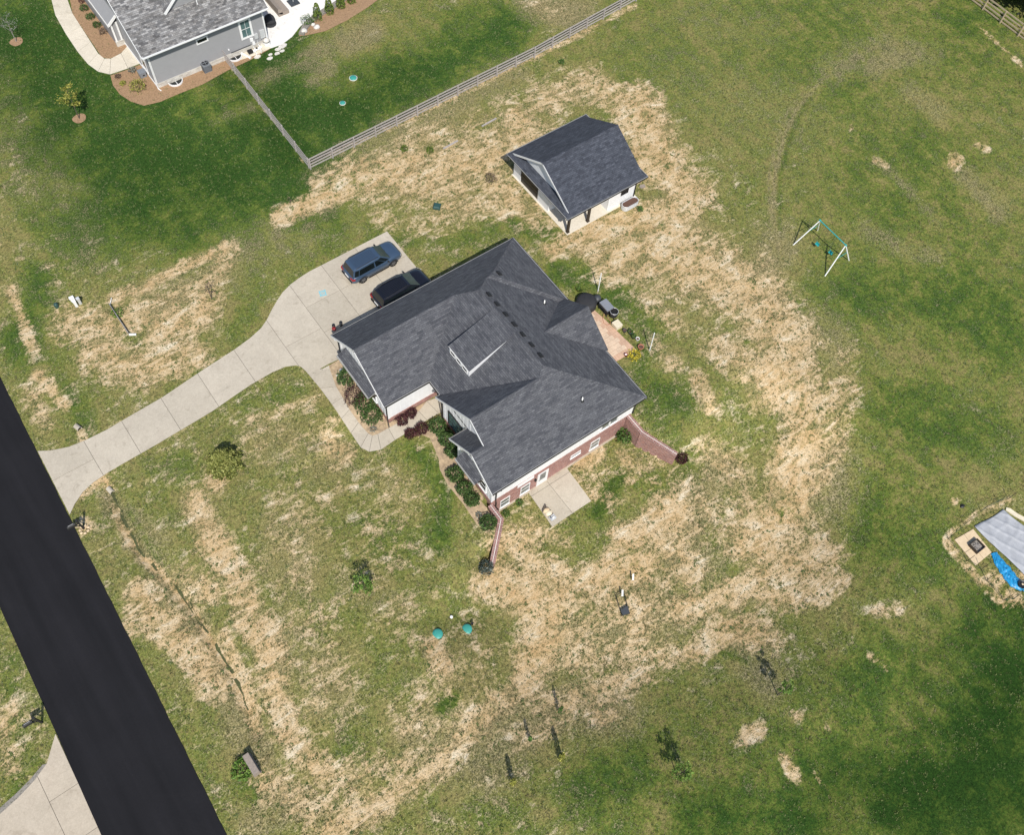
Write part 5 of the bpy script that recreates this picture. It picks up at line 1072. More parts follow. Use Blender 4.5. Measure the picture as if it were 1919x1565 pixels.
# stone slab bench
a, b = gt(463, 1418), gt(484, 1453); o = thing('stone_marker', 'upright weathered grey stone slab with weeds beside it near the road', 'stone slab', a); m = MB(); m.bar(Vector(a)+Vector((0, 0, .3)), Vector(b)+Vector((0, 0, .3)), .42, .75); m.build('slab', 'stone_grey', o); m = MB(); m.bar(Vector(a)+Vector((0, 0, .0)), Vector(b)+Vector((0, 0, .0)), .55, .16); m.build('footing', 'stone_grey', o)
# logs in the sand
for (u0, v0, u1, v1), lb in (((903, 237, 930, 222), 'grey weathered timber lying in the sand near the orange soil patch'), ((831, 279, 858, 264), 'grey weathered timber lying in the sand beside the small evergreen')):
    a, b = gt(u0, v0), gt(u1, v1); m = MB(); m.bar(Vector(a)+Vector((0, 0, .05)), Vector(b)+Vector((0, 0, .05)), .13, .11); tag(m.build('timber', 'fence_grey', origin=a), lb, 'timber')
# patio of square pavers behind the house
pt = drape('back_patio', [(31.7, 26.5), (35.75, 26.42), (35.62, 28.5), (35.45, 30.4), (35.3, 31.5), (34.95, 32.35), (31.7, 32.45)], .045, 'paver_edge', .6, .07, uvs=True)
me = None; k = 0
for j in range(14):
    for i in range(9):
        cx_, cy_ = 32.0+i*.46+(.23 if j % 2 else 0), 26.74+j*.44
        xe = 35.75-.075*max(0, cy_-26.4)
        if cx_+.23 > xe or cy_ > 32.2: continue
        m = MB(); mt = 'paver_edge' if (cx_+.6 > xe or j == 0) else 'paver'
        key = 'pv'+mt
        if key not in MATS:
            m.box(-.222, -.212, -.05, .222, .212, .035); t0_ = m.build('paver', mt, None); MATS[key] = t0_.data; bpy.data.objects.remove(t0_)
        q = bpy.data.objects.new('paver', MATS[key]); COL.objects.link(q); q.parent = pt; q.location = (cx_, cy_, tz(cx_, cy_)+.02+random.uniform(-.004, .004))
for (u, v, h_), lb in (((1120.5, 546, 2.3), 'white pole standing behind the round covered fire pit'), ((1217.3, 657, 2.35), 'white pole standing alone in the lawn by the terracotta pot')):
    x, y, z = gt(u, v); o = thing('white_pole', lb, 'pole', (x, y, z)); m = MB(); m.tube((x, y, z-.1), (x+.1, y+.15, z+h_), .045); m.build('shaft', 'pvc', o); m = MB(); m.tube((x-.005, y-.005, z), (x+.01, y+.015, z+.12), .05); m.build('ferrule', 'galv', o)
def at(u, v, z): return (*g(u, v, z), z)
x, y = g(1099, 566, .45); z = tz(x, y); o = thing('covered_table', 'large round table under a black cover at the patio end', 'table cover', (x, y, z)); m = MB(); m.lathe((x, y, z), [(.86, 0), (.90, .35), (.86, .62), (.6, .72), (.05, .76)], 22); m.build('cover', 'cover_black', o, True); m = MB(); m.lathe((x, y, z+.05), [(.905, 0), (.905, .05)], 22); m.build('hem', 'cover_black', o)
x, y = g(1119, 560, .35); z = tz(x, y); o = thing('covered_fire_pit', 'small rounded object under a dark cover by the white pole', 'covered stove', (x, y, z)); m = MB(); m.lathe((x, y, z), [(.30, 0), (.36, .3), (.30, .6), (.05, .68)], 16); m.build('cover', 'grey_dark', o, True); m = MB(); m.lathe((x, y, z), [(.33, 0), (.33, .06)], 16); m.build('base', 'black_plastic', o)
x, y = g(1137, 572, .85); z = tz(x, y); o = thing('griddle', 'flat top griddle with blue grey lid on a black cart', 'griddle', (x, y, z)); rot = .0
def rb(mb, x0, y0, z0, x1, y1, z1):
    c, s = math.cos(rot), math.sin(rot); n0 = len(mb.v); mb.box(x0, y0, z0, x1, y1, z1)
    mb.v[n0:] = [(x+a*c-b*s, y+a*s+b*c, z+d) for a, b, d in mb.v[n0:]]
m = MB(); rb(m, -.36, -.55, .8, .36, .55, .92); m.build('lid', 'steel', o); m = MB(); rb(m, -.38, -.57, .7, .38, .57, .8); m.build('body', 'black_plastic', o)
for i in (-.32, .32):
    for j in (-.5, .5): m = MB(); rb(m, i-.03, j-.03, 0, i+.03, j+.03, .7); m.build('leg', 'black_plastic', o)
m = MB(); rb(m, -.33, -.5, .2, .33, .5, .24); m.build('shelf', 'black_plastic', o); m = MB(); rb(m, -.46, -.5, .72, -.38, .5, .76); m.build('front_rail', 'black_plastic', o)
m = MB(); hp = [(x-.4, y-.3, z+.3), (x-.7, y-.5, .1), (x-.9, y-.9, .07), (x-.8, y-1.2, .07), (x-.5, y-1.3, .07), (x-.3, y-1.0, .07), (x-.35, y-.6, .1)]; m.path(hp, .018, 6); m.build('hose', 'terracotta', o)
x, y = g(1150, 588, .4); z = tz(x, y); o = thing('kettle_smoker', 'round black drum smoker with open rim beside the griddle', 'smoker', (x, y, z)); m = MB(); m.lathe((x, y, z+.12), [(.26, 0), (.34, .1), (.36, .65), (.35, .66), (.32, .6), (.30, .4)], 20, False); m.build('drum', 'cover_black', o, True); m = MB(); m.lathe((x, y, z+.5), [(.0, 0), (.31, .01)], 16, False); m.build('inside', 'black_plastic', o); m = MB(); m.path([(x+.35*math.cos(a), y+.35*math.sin(a), z+.78) for a in np.linspace(0, 2*math.pi, 21)], .016, 6); m.build('rim', 'galv', o)
for k in range(3): a = k*2.1; m = MB(); m.tube((x+.25*math.cos(a), y+.25*math.sin(a), z+.3), (x+.36*math.cos(a), y+.36*math.sin(a), z), .025); m.build('leg', 'black_plastic', o)
x, y = g(1157, 606, .4); z = tz(x, y); o = thing('wooden_chest', 'low pale wooden box at the patio edge', 'box', (x, y, z)); rot = .0; m = MB(); rb(m, -.3, -.34, 0, .3, .34, .36); m.build('box_body', 'wood_pale', o)
for k in range(3): m = MB(); rb(m, -.32, -.35+k*.235, .36, .32, -.35+k*.235+.225, .4); m.build('lid_plank', 'wood_pale', o)
for (u, v, r_, h_, mt, lb) in ((1170, 621.5, .17, .25, 'grey_dark', 'dark round pot first in the pot row next to the wooden box'), (1181, 625, .2, .28, 'box_green', 'dark green pot with a leafy plant in the pot row'), (1187, 633, .2, .25, 'black_plastic', 'black pot with grass green plant in the pot row'), (1194, 638, .16, .3, 'pvc', 'white pot with dark soil in the pot row'), (1200, 653, .24, .3, 'terracotta', 'round terracotta pot beside the yellow flowering shrub'), (1172.5, 667, .14, .25, 'red_plastic', 'small red and white pot at the patio corner by yellow flowers')):
    x, y, z = gt(u, v); o = thing('plant_pot', lb, 'pot', (x, y, z)); m = MB(); m.lathe((x, y, z-.02), [(r_*.75, 0), (r_, h_), (r_*1.06, h_), (r_*1.06, h_+.03), (r_*.85, h_+.03), (r_*.82, h_-.05)], 16, False); m.build('pot', mt, o, True); m = MB(); m.lathe((x, y, z+h_-.06), [(.0, 0), (r_*.84, .0)], 12, False); m.build('soil', 'soil_red' if mt != 'red_plastic' else 'pvc', o)
    if mt in ('box_green', 'black_plastic'): leafobj('plant', shell((x, y, z+h_+.08), (r_*1.1, r_*1.1, .18), 90), .07, 'leaf_mid', o)
# mulch bags and things on lower patio
def lp(u, v, z=-2.5): return (*g(u, v, z), z)
for i, ((u, v), lb) in enumerate((((1023.5, 958), 'pale tan bag lying flat on the lower patio with a dark gap behind it'), ((1028, 963), 'pale tan bag between another bag and the grey tray on the lower patio'))):
    x, y, z = lp(u, v); o = thing('tan_bag', lb, 'bag', (x, y, z)); m = MB(); m.blob((x, y, z+.12), (.30, .22, .14), 12, 6, .06); m.build('sack', 'wood_pale' if i else 'pad_sand', o, True); m = MB(); m.bar((x-.26, y-.1, z+.12), (x-.24, y+.12, z+.12), .05, .03); m.build('seam', 'wood_pale', o)
x, y, z = lp(1020.5, 954); m = MB(); m.bar((x-.28, y-.12, z+.1), (x+.22, y+.16, z+.1), .1, .24); tag(m.build('rolled_mat', 'bark', origin=(x, y, z)), 'dark rolled mat against the tan bags on the lower patio', 'mat')
x, y, z = lp(1035, 971); o = thing('tool_tray', 'grey tray of mixed clutter on the lower patio corner', 'tray', (x, y, z)); m = MB(); m.box(x-.24, y-.2, z, x+.24, y+.2, z+.06); m.box(x-.24, y-.2, z+.06, x-.21, y+.2, z+.2); m.box(x+.21, y-.2, z+.06, x+.24, y+.2, z+.2); m.build('tray', 'galv', o); m = MB(); m.blob((x+.06, y-.04, z+.14), (.1, .09, .09), 8, 5, .1); m.build('white_cup', 'pvc', o); m = MB(); m.blob((x-.1, y+.05, z+.12), (.09, .1, .07), 8, 5, .2); m.build('grey_lump', 'grey_paint', o)
# red toy at garage corner
x, y = g(626, 617, .3); o = thing('ride_on_toy', 'red ride-on toy with black wheels at the garage corner', 'toy', (x, y, .05)); z = .05
m = MB(); m.blob((x, y, z+.32), (.17, .22, .16), 10, 6, .05); m.build('body', 'red_plastic', o, True)
for a, b in ((.12, .28), (.75, .18)): m = MB(); m.lathe((x+a, y+b, z), [(.13, 0), (.13, .4), (.08, .42)], 12); m.build('wheel', 'black_plastic', o, True)
m = MB(); m.bar((x, y, z+.3), (x+.7, y+.1, z+.25), .06, .06); m.build('frame', 'grey_dark', o)
# chalk ring on the driveway
m = MB(); x, y = g(605, 550); zz = tz(x, y)+.058
for r0, r1, nseg, gapf in ((.20, .29, 28, 0), (.08, .13, 16, 0)):
    for i in range(nseg):
        a, b = 2*math.pi*i/nseg, 2*math.pi*(i+1)/nseg; m.add([(x+r0*math.cos(a), y+r0*math.sin(a), zz), (x+r1*math.cos(a), y+r1*math.sin(a), zz), (x+r1*math.cos(b), y+r1*math.sin(b), zz), (x+r0*math.cos(b), y+r0*math.sin(b), zz)], [(0, 1, 2, 3)])
for k in range(4): a = k*math.pi/2+.5; m.add([(x+.30*math.cos(a-.2), y+.30*math.sin(a-.2), zz), (x+.40*math.cos(a-.15), y+.40*math.sin(a-.15), zz), (x+.40*math.cos(a+.15), y+.40*math.sin(a+.15), zz), (x+.30*math.cos(a+.2), y+.30*math.sin(a+.2), zz)], [(0, 1, 2, 3)])
tag(m.build('chalk_drawing', 'chalk', origin=(x, y, zz)), 'cyan chalk ring drawn on the concrete driveway', 'chalk drawing')
# gas fire stake frame with dry bush in lower yard
x, y, z = gt(1170, 1140); o = thing('plant_cage', 'thin black metal plant cage standing in the sandy yard', 'plant cage', (x, y, z)); Q = [gt(1153, 1117), gt(1165, 1156), gt(1179, 1152), gt(1168, 1112)]
for i in range(4): m = MB(); m.tube(Vector(Q[i])+Vector((0, 0, .25)), Vector(Q[(i+1) % 4])+Vector((0, 0, .25)), .022); m.build('rail', 'dark_metal', o)
for q in Q: m = MB(); m.tube(Vector(q), Vector(q)+Vector((0, 0, .5)), .02); m.build('leg', 'dark_metal', o)
a, b = Vector(Q[1]), Vector(Q[2]); m = MB(); m.thick([tuple(a+Vector((0, 0, .3))), tuple(b+Vector((0, 0, .3))), tuple(b+(Vector(Q[3])-b)*.35+Vector((0, 0, .3))), tuple(a+(Vector(Q[0])-a)*.25+Vector((0, 0, .3)))], (0, 0, .03)); m.build('mesh_panel', 'grey_dark', o)
for (u, v), lb in (((1163.5, 1119), 'white paddle stake standing at the black plant cage corner'), ((1183.5, 1089), 'white paddle stake standing in open sand beyond the black plant cage')):
    x, y, z = gt(u, v); o = thing('plant_marker', lb, 'marker', (x, y, z)); m = MB(); m.tube((x, y, z), (x+.03, y+.02, z+.5), .012); m.build('stem', 'pvc', o); m = MB(); m.bar((x-.02, y-.1, z+.45), (x+.25, y+.25, z+.6), .12, .02); m.build('paddle', 'pvc', o)
# fire pit pad, tarps and stakes at the right edge
def P(u, v, z=.0): q = gt(u, v); return (q[0], q[1], q[2]+z)
pad = thing('sand_pad', 'pale square panel pad under the metal fire pit', 'pad', P(1825, 1025)); cs = [P(1788, 1012, .06), P(1823, 992, .06), P(1858, 1036, .06), P(1828, 1061, .06)]
for i in range(2):
    for j in range(2):
        L_ = lambda u, w_: (Vector(cs[0])*(1-u)+Vector(cs[1])*u)*(1-w_)+(Vector(cs[3])*(1-u)+Vector(cs[2])*u)*w_
        m = MB(); m.prism([tuple(L_(i/2+.006, j/2+.006)), tuple(L_((i+1)/2-.006, j/2+.006)), tuple(L_((i+1)/2-.006, (j+1)/2-.006)), tuple(L_(i/2+.006, (j+1)/2-.006))][::-1], .07); m.build('panel', 'pad_sand', pad)
x, y, z = P(1828, 1026, .06); o = thing('fire_pit', 'square dark metal fire pit on the pale pad', 'fire pit', (x, y, z)); m = MB()
for a in (-1, 1): m.box(x-.42, y+a*.40-.03, z, x+.42, y+a*.40+.03, z+.32); m.box(x+a*.40-.03, y-.37, z, x+a*.40+.03, y+.37, z+.32)
m.build('bowl_frame', 'dark_wood', o); m = MB(); m.box(x-.38, y-.38, z+.12, x+.38, y+.38, z+.15); m.build('ash_bed', 'gravel_grey', o)
m = MB()
for k in range(5): a = k*1.2; m.tube((x-.28*math.cos(a), y-.28*math.sin(a), z+.18), (x+.28*math.cos(a), y+.28*math.sin(a), z+.24), .04, .03, 6)
m.build('charred_logs', 'bark_pale', o)
def sheet(nm, mat, corners, nu, nv, amp, label, cat, z0=.08, edge=.0):
    c = [Vector(P(*q)) for q in corners]; m = MB(); v = []
    ph = [random.uniform(0, 6) for _ in range(6)]
    for i in range(nu+1):
        for j in range(nv+1):
            u, w_ = i/nu, j/nv; p = (c[0]*(1-u)+c[1]*u)*(1-w_)+(c[3]*(1-u)+c[2]*u)*w_
            h = amp*((1-abs(math.sin(u*5+w_*7+ph[0])))**3*.7+(1-abs(math.sin(u*11-w_*6+ph[1])))**4*.6+(1-abs(math.sin(w_*13+u*3+ph[2]+.8*math.sin(u*6))))**4*.5+.25*math.sin(u*3+w_*4)+random.uniform(0, .06))
            if edge and min(u, w_, 1-u, 1-w_) < .04: h *= .3
            v.append((p.x+.05*math.sin(7*w_+ph[3])*(i in (0, nu)), p.y+.05*math.sin(6*u+ph[4])*(j in (0, nv)), p.z+z0+h))
    m.add(v, [(i*(nv+1)+j, (i+1)*(nv+1)+j, (i+1)*(nv+1)+j+1, i*(nv+1)+j+1) for i in range(nu) for j in range(nv)])
    o = m.build(nm, mat, None, True, origin=tuple(c[0])); s = o.modifiers.new('t', 'SOLIDIFY'); s.thickness = .03; return tag(o, label, cat)
sheet('grey_tarp', 'tarp_grey', [(1826, 988), (1880, 956), (1960, 1020), (1935, 1095)], 40, 34, .13, 'wrinkled pale grey tarp spread beside the fire pit', 'tarp', .05, .1)
o = thing('blue_tarp', 'crumpled bright blue tarp rolled along the grey tarp edge', 'tarp', P(1858, 1036)); m = MB(); ctr = [P(1862, 1037), P(1872, 1055), P(1886, 1073), P(1898, 1090), P(1913, 1099), P(1926, 1104)]
pv = None; vv = []; n = 12
for k in range(26):
    t_ = k/25*5; i = min(4, int(t_)); p = Vector(ctr[i]).lerp(Vector(ctr[i+1]), t_-i); wd = (.26+.24*math.sin(math.pi*k/25))*random.uniform(.85, 1.12)
    d_ = (Vector(ctr[i+1])-Vector(ctr[i])).normalized(); sd = Vector((-d_.y, d_.x, 0)).normalized()
    for j in range(n): a = math.pi*j/(n-1); vv.append(p+sd*wd*math.cos(a)+Vector((0, 0, .04+.40*wd*math.sin(a)*random.uniform(.55, 1.25))))
m.add(vv, [(k*n+j, (k+1)*n+j, (k+1)*n+j+1, k*n+j+1) for k in range(25) for j in range(n-1)]); m.build('folds', 'tarp_blue', o)
x, y, z = P(1912, 1098); m = MB(); m.lathe((x, y, z+.3), [(.34, 0), (.32, .05), (.2, -.02), (.08, -.1)], 16); m.build('black_opening', 'black_plastic', o); m = MB(); m.blob((x+.03, y, z+.3), (.09, .09, .06), 8, 5, .1); m.build('pale_knot', 'pad_sand', o)
x, y, z = P(1903, 965); m = MB(); q = [P(1885, 952, .1), P(1892, 954, .12), P(1905, 963, .1), P(1930, 976, .1), P(1926, 982, .1), P(1900, 968, .1), P(1884, 957, .1)]; m.prism(q, .1); tag(m.build('pale_board', 'wood_pale', origin=q[0]), 'pale bent board lying beyond the grey tarp', 'board')
gf = thing('wire_garden_fence', 'thin wire garden fence on dark stakes round the tarps and fire pit', 'fence', P(1776, 1010)); pl = [(1776, 1010), (1807, 984), (1838, 959), (1869, 942), (1889, 936)]; pl2 = [(1776, 1010), (1812, 1052), (1838, 1068), (1848, 1088), (1880, 1126), (1898, 1123), (1915, 1108)]
for L_ in (pl, pl2):
    for i, (u, v) in enumerate(L_):
        if L_ is pl2 and i == 0: continue
        p = P(u, v); m = MB(); m.tube(p, (p[0], p[1], p[2]+1.25), .022, .018, 6); m.build('stake', 'dark_metal', gf)
    for h_ in ((.15, .45, .8) if L_ is pl else (.1, .3)):
        m = MB(); m.path([P(u, v, h_) for u, v in L_], .008, 4); m.build('wire', 'box_green', gf)
x, y, z = P(1803, 949); m = MB(); m.blob((x, y, z+.05), (.22, .16, .09), 8, 5, .2); tag(m.build('dark_lump', 'black_plastic', origin=(x, y, z)), 'small dark object in the grass by the wire fence corner', 'clutter')
# ------------------------------------------------------------------ plants
def shrub(u, v, r_, h_, mat, label, n=420, size=.09, name='shrub', cat='shrub', group=None, low=-.5, squash=1., onz=None):
    x, y, z = gt(u, v); o = thing(name, label, cat, (x, y, z), group)
    m = MB()
    for k in range(5): a = k*1.26+random.random(); m.tube((x, y, z-.05), (x+r_*.55*math.cos(a), y+r_*.55*math.sin(a), z+h_*.75), .02, .01, 5)
    m.build('stem', 'bark', o)
    leafobj('foliage', shell((x, y, z+h_*.5), (r_, r_*squash, h_*.55), n, .45, low), size, mat, o)
    return o
BX = [(651, 712, .85, 1.0, 'green rounded shrub beside the white stone at the garage front bed'), (683, 760, .95, .95, 'green shrub between the large dark red shrub and its low neighbor at the garage wall'), (699, 782, .95, .9, 'green low shrub at the end of the garage front bed'),
      (820, 803, .72, .85, 'green rounded shrub first beside the entry walk corner'), (837, 826, .72, .85, 'green rounded shrub second from the entry walk under the gable window'), (848, 850, .62, .8, 'green rounded shrub third from the entry walk below the small gable'),
      (853, 893, .70, .85, 'green rounded shrub standing alone under the lower pent roof'), (870, 919, .68, .85, 'green shrub touching another near the white corner of the house'), (884, 939, .64, .8, 'green shrub nearest the house corner downspout in the front bed'), (914, 984, .68, .85, 'green rounded shrub inside the bend of the brick retaining wall')]
for u, v, r_, h_, lb in BX: shrub(u, v, r_, h_, 'leaf_box', lb, 700, .11)
for u, v, r_, h_, lb in [(667, 748, 1.05, 1.25, 'large dark red shrub at the garage front wall'), (754, 790, .55, .55, 'dark red shrub at the garage corner side of the walk'), (770, 777, .52, .55, 'dark red shrub nearest the brick strip of the garage'), (770, 815, .5, .5, 'small dark red shrub on the lawn side of the walk'), (791, 806, .6, .6, 'dark red shrub between walk and first green shrub'), (1276, 862, .58, .6, 'dark reddish shrub at the end of the tall brick retaining wall')]:
    shrub(u, v, r_, h_, 'leaf_red', lb, 600, .085)
shrub(911, 1068, .62, 1.1, 'leaf_blue', 'blue grey conifer shrub at the low end of the brick retaining wall', 700, .09)
shrub(1169, 822, .72, 1.1, 'leaf_mid', 'bright green shrub in the corner between basement wall and retaining wall', 520, .12); shrub(973, 943, .32, .3, 'leaf_mid', 'tiny green plant at the basement wall by the lower patio', 160, .08); shrub(948, 964, .34, .35, 'leaf_mid', 'tiny green plant next to the basement window and downspout', 160, .08)
shrub(897, 967, .26, .3, 'leaf_silver', 'tiny grey green plant in the front bed near the wall bend', 140, .07); shrub(700, 806, .3, .25, 'leaf_silver', 'tiny grey green plant at the outer corner of the garage bed', 140, .07)
shrub(1188, 667, .58, .4, 'leaf_flower', 'yellow flowering shrub at the patio corner', 300, .07)
x, y, z = gt(424, 872); o = thing('conifer_bush', 'wide olive green conifer standing alone in the front lawn', 'conifer', (x, y, z)); m = MB(); m.tube((x, y, z-.1), (x, y, z+2.4), .07, .02, 8); m.build('trunk', 'bark', o)
n = 9000; t_ = RNG.random(n)**1.5; a = RNG.uniform(0, 6.28, n); rr = 1.22*(1-t_)**.7*(1+.22*np.sin(a*7+t_*14)+.12*np.sin(a*13))*(.35+.65*RNG.random(n)**.45)
leafobj('foliage', np.stack([x+rr*np.cos(a), y+rr*np.sin(a), z+.12+t_*2.1+.12*RNG.random(n)], 1), .12, 'leaf_conifer', o, aspect=2.2)
shrub(920, 340, .62, .9, 'leaf_dry', 'bare twiggy brown bush in the sand beside the pavilion', 260, .07)
for u, v, lb in ((758, 283, 'small bright green evergreen nearer the fence corner in the sand'), (806, 286, 'small bright green evergreen with dark pot shadow beside the timber')): shrub(u, v, .38, .7, 'leaf_arb', lb, 360, .07, 'young_evergreen', 'evergreen')
shrub(1052, 118, .32, .4, 'leaf_mid', 'small green bush in the field edge near the fence', 160, .09); shrub(456, 1443, .75, .6, 'leaf_lime', 'clump of green weeds beside the stone slab', 360, .14, 'weed_clump', 'weeds'); shrub(220, 588, .6, .3, 'leaf_lime', 'patch of green weeds beside the standing board', 160, .1, 'weed_clump', 'weeds', low=-.1)
# tall grass by patio: thin upright blades
x, y, z = gt(1084, 545); o = thing('tall_grass', 'clump of tall dark grass at the house end of the patio', 'grass clump', (x, y, z)); m = MB()
for k in range(70):
    a = random.uniform(0, 6.28); L = random.uniform(.3, .75); t_ = random.uniform(.1, .8); p = Vector((x+.12*math.cos(a), y+.12*math.sin(a), z)); q = p+Vector((math.cos(a)*L*t_, math.sin(a)*L*t_, L)); sd = Vector((-math.sin(a), math.cos(a), 0))*.02
    m.add([p-sd, p+sd, q], [(0, 1, 2)])
m.build('blades', 'leaf_mid', o, uv=False)
shrub(1199, 395, .3, .5, 'leaf_mid', 'thin green weed in the sand beside the stock tank', 110, .1, 'weed_clump', 'weeds')
# neighbor bed plants
for u, v, r_, h_, mt, lb, n in ((159, 18, .45, .55, 'leaf_box', 'round dark green shrub highest in the neighbor mulch bed row', 300), (171, 34, .45, .55, 'leaf_box', 'round dark green shrub middle of the neighbor mulch bed row', 300), (183, 49, .42, .5, 'leaf_box', 'round dark green shrub beside the bare red shrub in the neighbor bed', 300), (195, 62, .45, .6, 'leaf_dry', 'bare reddish twiggy shrub in the neighbor mulch bed', 160), (155, 3, .4, .4, 'leaf_red', 'dark reddish shrub at the far end of the neighbor bed', 160),
                               (249, 134, .4, .5, 'leaf_silver', 'grassy grey green shrub at the neighbor walk end', 180), (222, 145, .32, .35, 'leaf_dry', 'small brown plant at the rounded bed tip', 130), (231, 158, .32, .35, 'leaf_yellow', 'small round yellow green shrub in the rounded bed', 200), (260, 168, .8, 1.0, 'leaf_yellow', 'large yellow green shrub beside the utility box', 520)):
    shrub(u, v, r_, h_, mt, lb, n, .08)
for i, (u, v, h_, lb) in enumerate(((596, 36, 1.9, 'columnar green arborvitae nearest the white boulders'), (618, 24, 1.7, 'columnar green arborvitae second along the stone edging'), (639, 13, 1.6, 'columnar green arborvitae third along the stone edging'), (659, 3, 1.5, 'columnar green arborvitae last along the stone edging'))):
    x, y, z = gt(u, v); o = thing('arborvitae', lb, 'arborvitae', (x, y, z)); m = MB(); m.tube((x, y, z), (x, y, z+h_*.8), .04, .02, 6); m.build('trunk', 'bark', o)
    n = 900; t_ = RNG.uniform(0, 1, n); a = RNG.uniform(0, 6.28, n); rr = .46*np.sqrt(np.clip(1-t_**1.6, 0, 1))*(.55+.45*RNG.random(n)**.4)*(1+.12*np.sin(a*5+t_*9))
    leafobj('crown', np.stack([x+rr*np.cos(a), y+rr*np.sin(a), z+.05+t_*h_], 1), .09, 'leaf_arb', o)
shrub(577, 44, .7, .9, 'leaf_mid', 'loose small leafed bush beside the white boulder', 240, .09)
# trees
def tree(u, v, h_, cr, mat, label, n=500, size=.1, trunk='bark', base=.35, tr=.045, name='young_tree', cat='tree', cz=None, mulch=False, group=None, nl=9):
    x, y, z = gt(u, v); o = thing(name, label, cat, (x, y, z), group); m = MB()
    m.tube((x, y, z-.1), (x, y, z+h_*base), tr, tr*.8, 8); m.tube((x, y, z+h_*base), (x+.03, y, z+h_*.93), tr*.8, tr*.2, 8); m.build('trunk', trunk, o)
    pts = []; lm = MB()
    for k in range(nl):
        a = k*2.4+random.uniform(-.3, .3); f_ = base+(.9-base)*(k+.5)/nl; L = cr*random.uniform(.65, 1.05)*(1.05-.75*abs((f_-base)/(1-base)-.35))
        p = Vector((x, y, z+h_*f_)); q = p+Vector((math.cos(a)*L, math.sin(a)*L, L*.55)); lm.tube(p, q, tr*.35, tr*.1, 5)
        for s in range(2):
            b_ = a+(-.7, .7)[s]; p2 = p.lerp(q, .5); lm.tube(p2, p2+Vector((math.cos(b_)*L*.45, math.sin(b_)*L*.45, L*.35)), tr*.2, tr*.06, 4); pts.append((p2+Vector((math.cos(b_)*L*.4, math.sin(b_)*L*.4, L*.3)), L*.38))
        pts.append((q, L*.42)); pts.append((p.lerp(q, .6), L*.42))
    lm.build('limbs', trunk, o)
    if n:
        c = [np.array(p)+RNG.normal(size=(max(3, n//len(pts)), 3))*s*.42 for p, s in pts]
        leafobj('crown', np.concatenate(c), size, mat, o)
    return o, (x, y, z)
tree(683, 1108, 2.3, .75, 'leaf_lime', 'young tree with bright lime leaves in the middle of the front lawn', 700, .11, base=.25)
tree(1268, 1456, 2.6, .7, 'leaf_lime', 'young tree with yellow green leaves in the lush lower lawn', 560, .10)
tree(1457, 1303, 3.0, .55, 'leaf_lime', 'slender sapling with lime leaves at the sandy slope foot', 420, .10)
tree(149, 222, 3.6, .95, 'leaf_yellow', 'young tree with yellow green leaves in a mulch ring on the big lawn', 700, .11, base=.35)
tree(31, 78, 2.9, .9, 'leaf_silver', 'nearly bare young tree in a mulch ring at the lawn corner', 260, .06, 'bark_pale')
for u, v in ((149, 222), (31, 78)):
    x, y, z = gt(u, v); drape('planting_bed', [(x+.62*(1+.08*math.sin(3*a))*math.cos(a), y+.62*(1+.08*math.sin(2*a+1))*math.sin(a), ) for a in np.linspace(0, 2*math.pi, 19)[:-1]], .04, 'mulch_brown', .4)
tree(397, 560, 2.2, .42, 'leaf_dry', 'thin dark bare sapling beside the sandy front patch', 130, .06, 'bark', .3)
for u, v, h_, lb in ((1050, 1424, 2.1, 'narrow columnar sapling at the lower field between two others'), (960, 1470, 2.0, 'narrow columnar sapling at the bottom of the lower field'), (1048, 1336, 1.9, 'thin sapling in the sandy slope near the middle of the sapling row'), (992, 1389, 1.5, 'thin short sapling at the sandy slope edge')):
    x, y, z = gt(u, v); o = thing('columnar_sapling', lb, 'sapling', (x, y, z)); m = MB(); m.tube((x, y, z-.05), (x, y, z+h_*.95), .03, .012, 6); m.build('trunk', 'bark', o)
    n = 420 if h_ > 1.95 else 170; t_ = RNG.uniform(.12, 1, n); a = RNG.uniform(0, 6.28, n); rr = (.22 if h_ > 1.95 else .15)*np.sqrt(np.clip(1-(t_-.1)**2, 0, 1))*RNG.random(n)**.5
    leafobj('crown', np.stack([x+rr*np.cos(a), y+rr*np.sin(a), z+t_*h_], 1), .08, 'leaf_yellow' if h_ > 1.95 else 'leaf_mid', o)
tree(545, 383, 1.0, .28, 'leaf_dry', 'tiny bare sapling at the dry lawn edge left of the sand strip', 60, .05, 'bark', .3, .02, nl=5); tree(620, 349, .9, .25, 'leaf_mid', 'tiny sapling in the sand strip below the fence corner', 60, .06, 'bark', .3, .02, nl=5)
# wood behind the pine fence
def bigtree(x, y, h_, cr, label):
    o = thing('woodland_tree', label, 'tree', (x, y, 0), 'trees behind the pine fence'); m = MB(); m.tube((x, y, -.2), (x, y, h_*.7), .28, .12, 10); m.build('trunk', 'bark', o)
    m = MB(); c = []
    for k in range(16):
        a = k*2.4; f_ = .3+.6*k/16; L = cr*(1.05-.5*f_)*random.uniform(.7, 1.1); p = Vector((x, y, h_*f_*.8)); q = p+Vector((math.cos(a)*L, math.sin(a)*L, L*.4)); m.tube(p, q, .09, .03, 6); c.append((q, L*.45)); c.append((p.lerp(q, .55), L*.5))
    m.build('limbs', 'bark', o); c.append((Vector((x, y, h_*.85)), cr*.5))
    leafobj('crown', np.concatenate([np.array(p)+RNG.normal(size=(260, 3))*s*np.array((.6, .6, .5)) for p, s in c]), .34, 'leaf_dark', o)
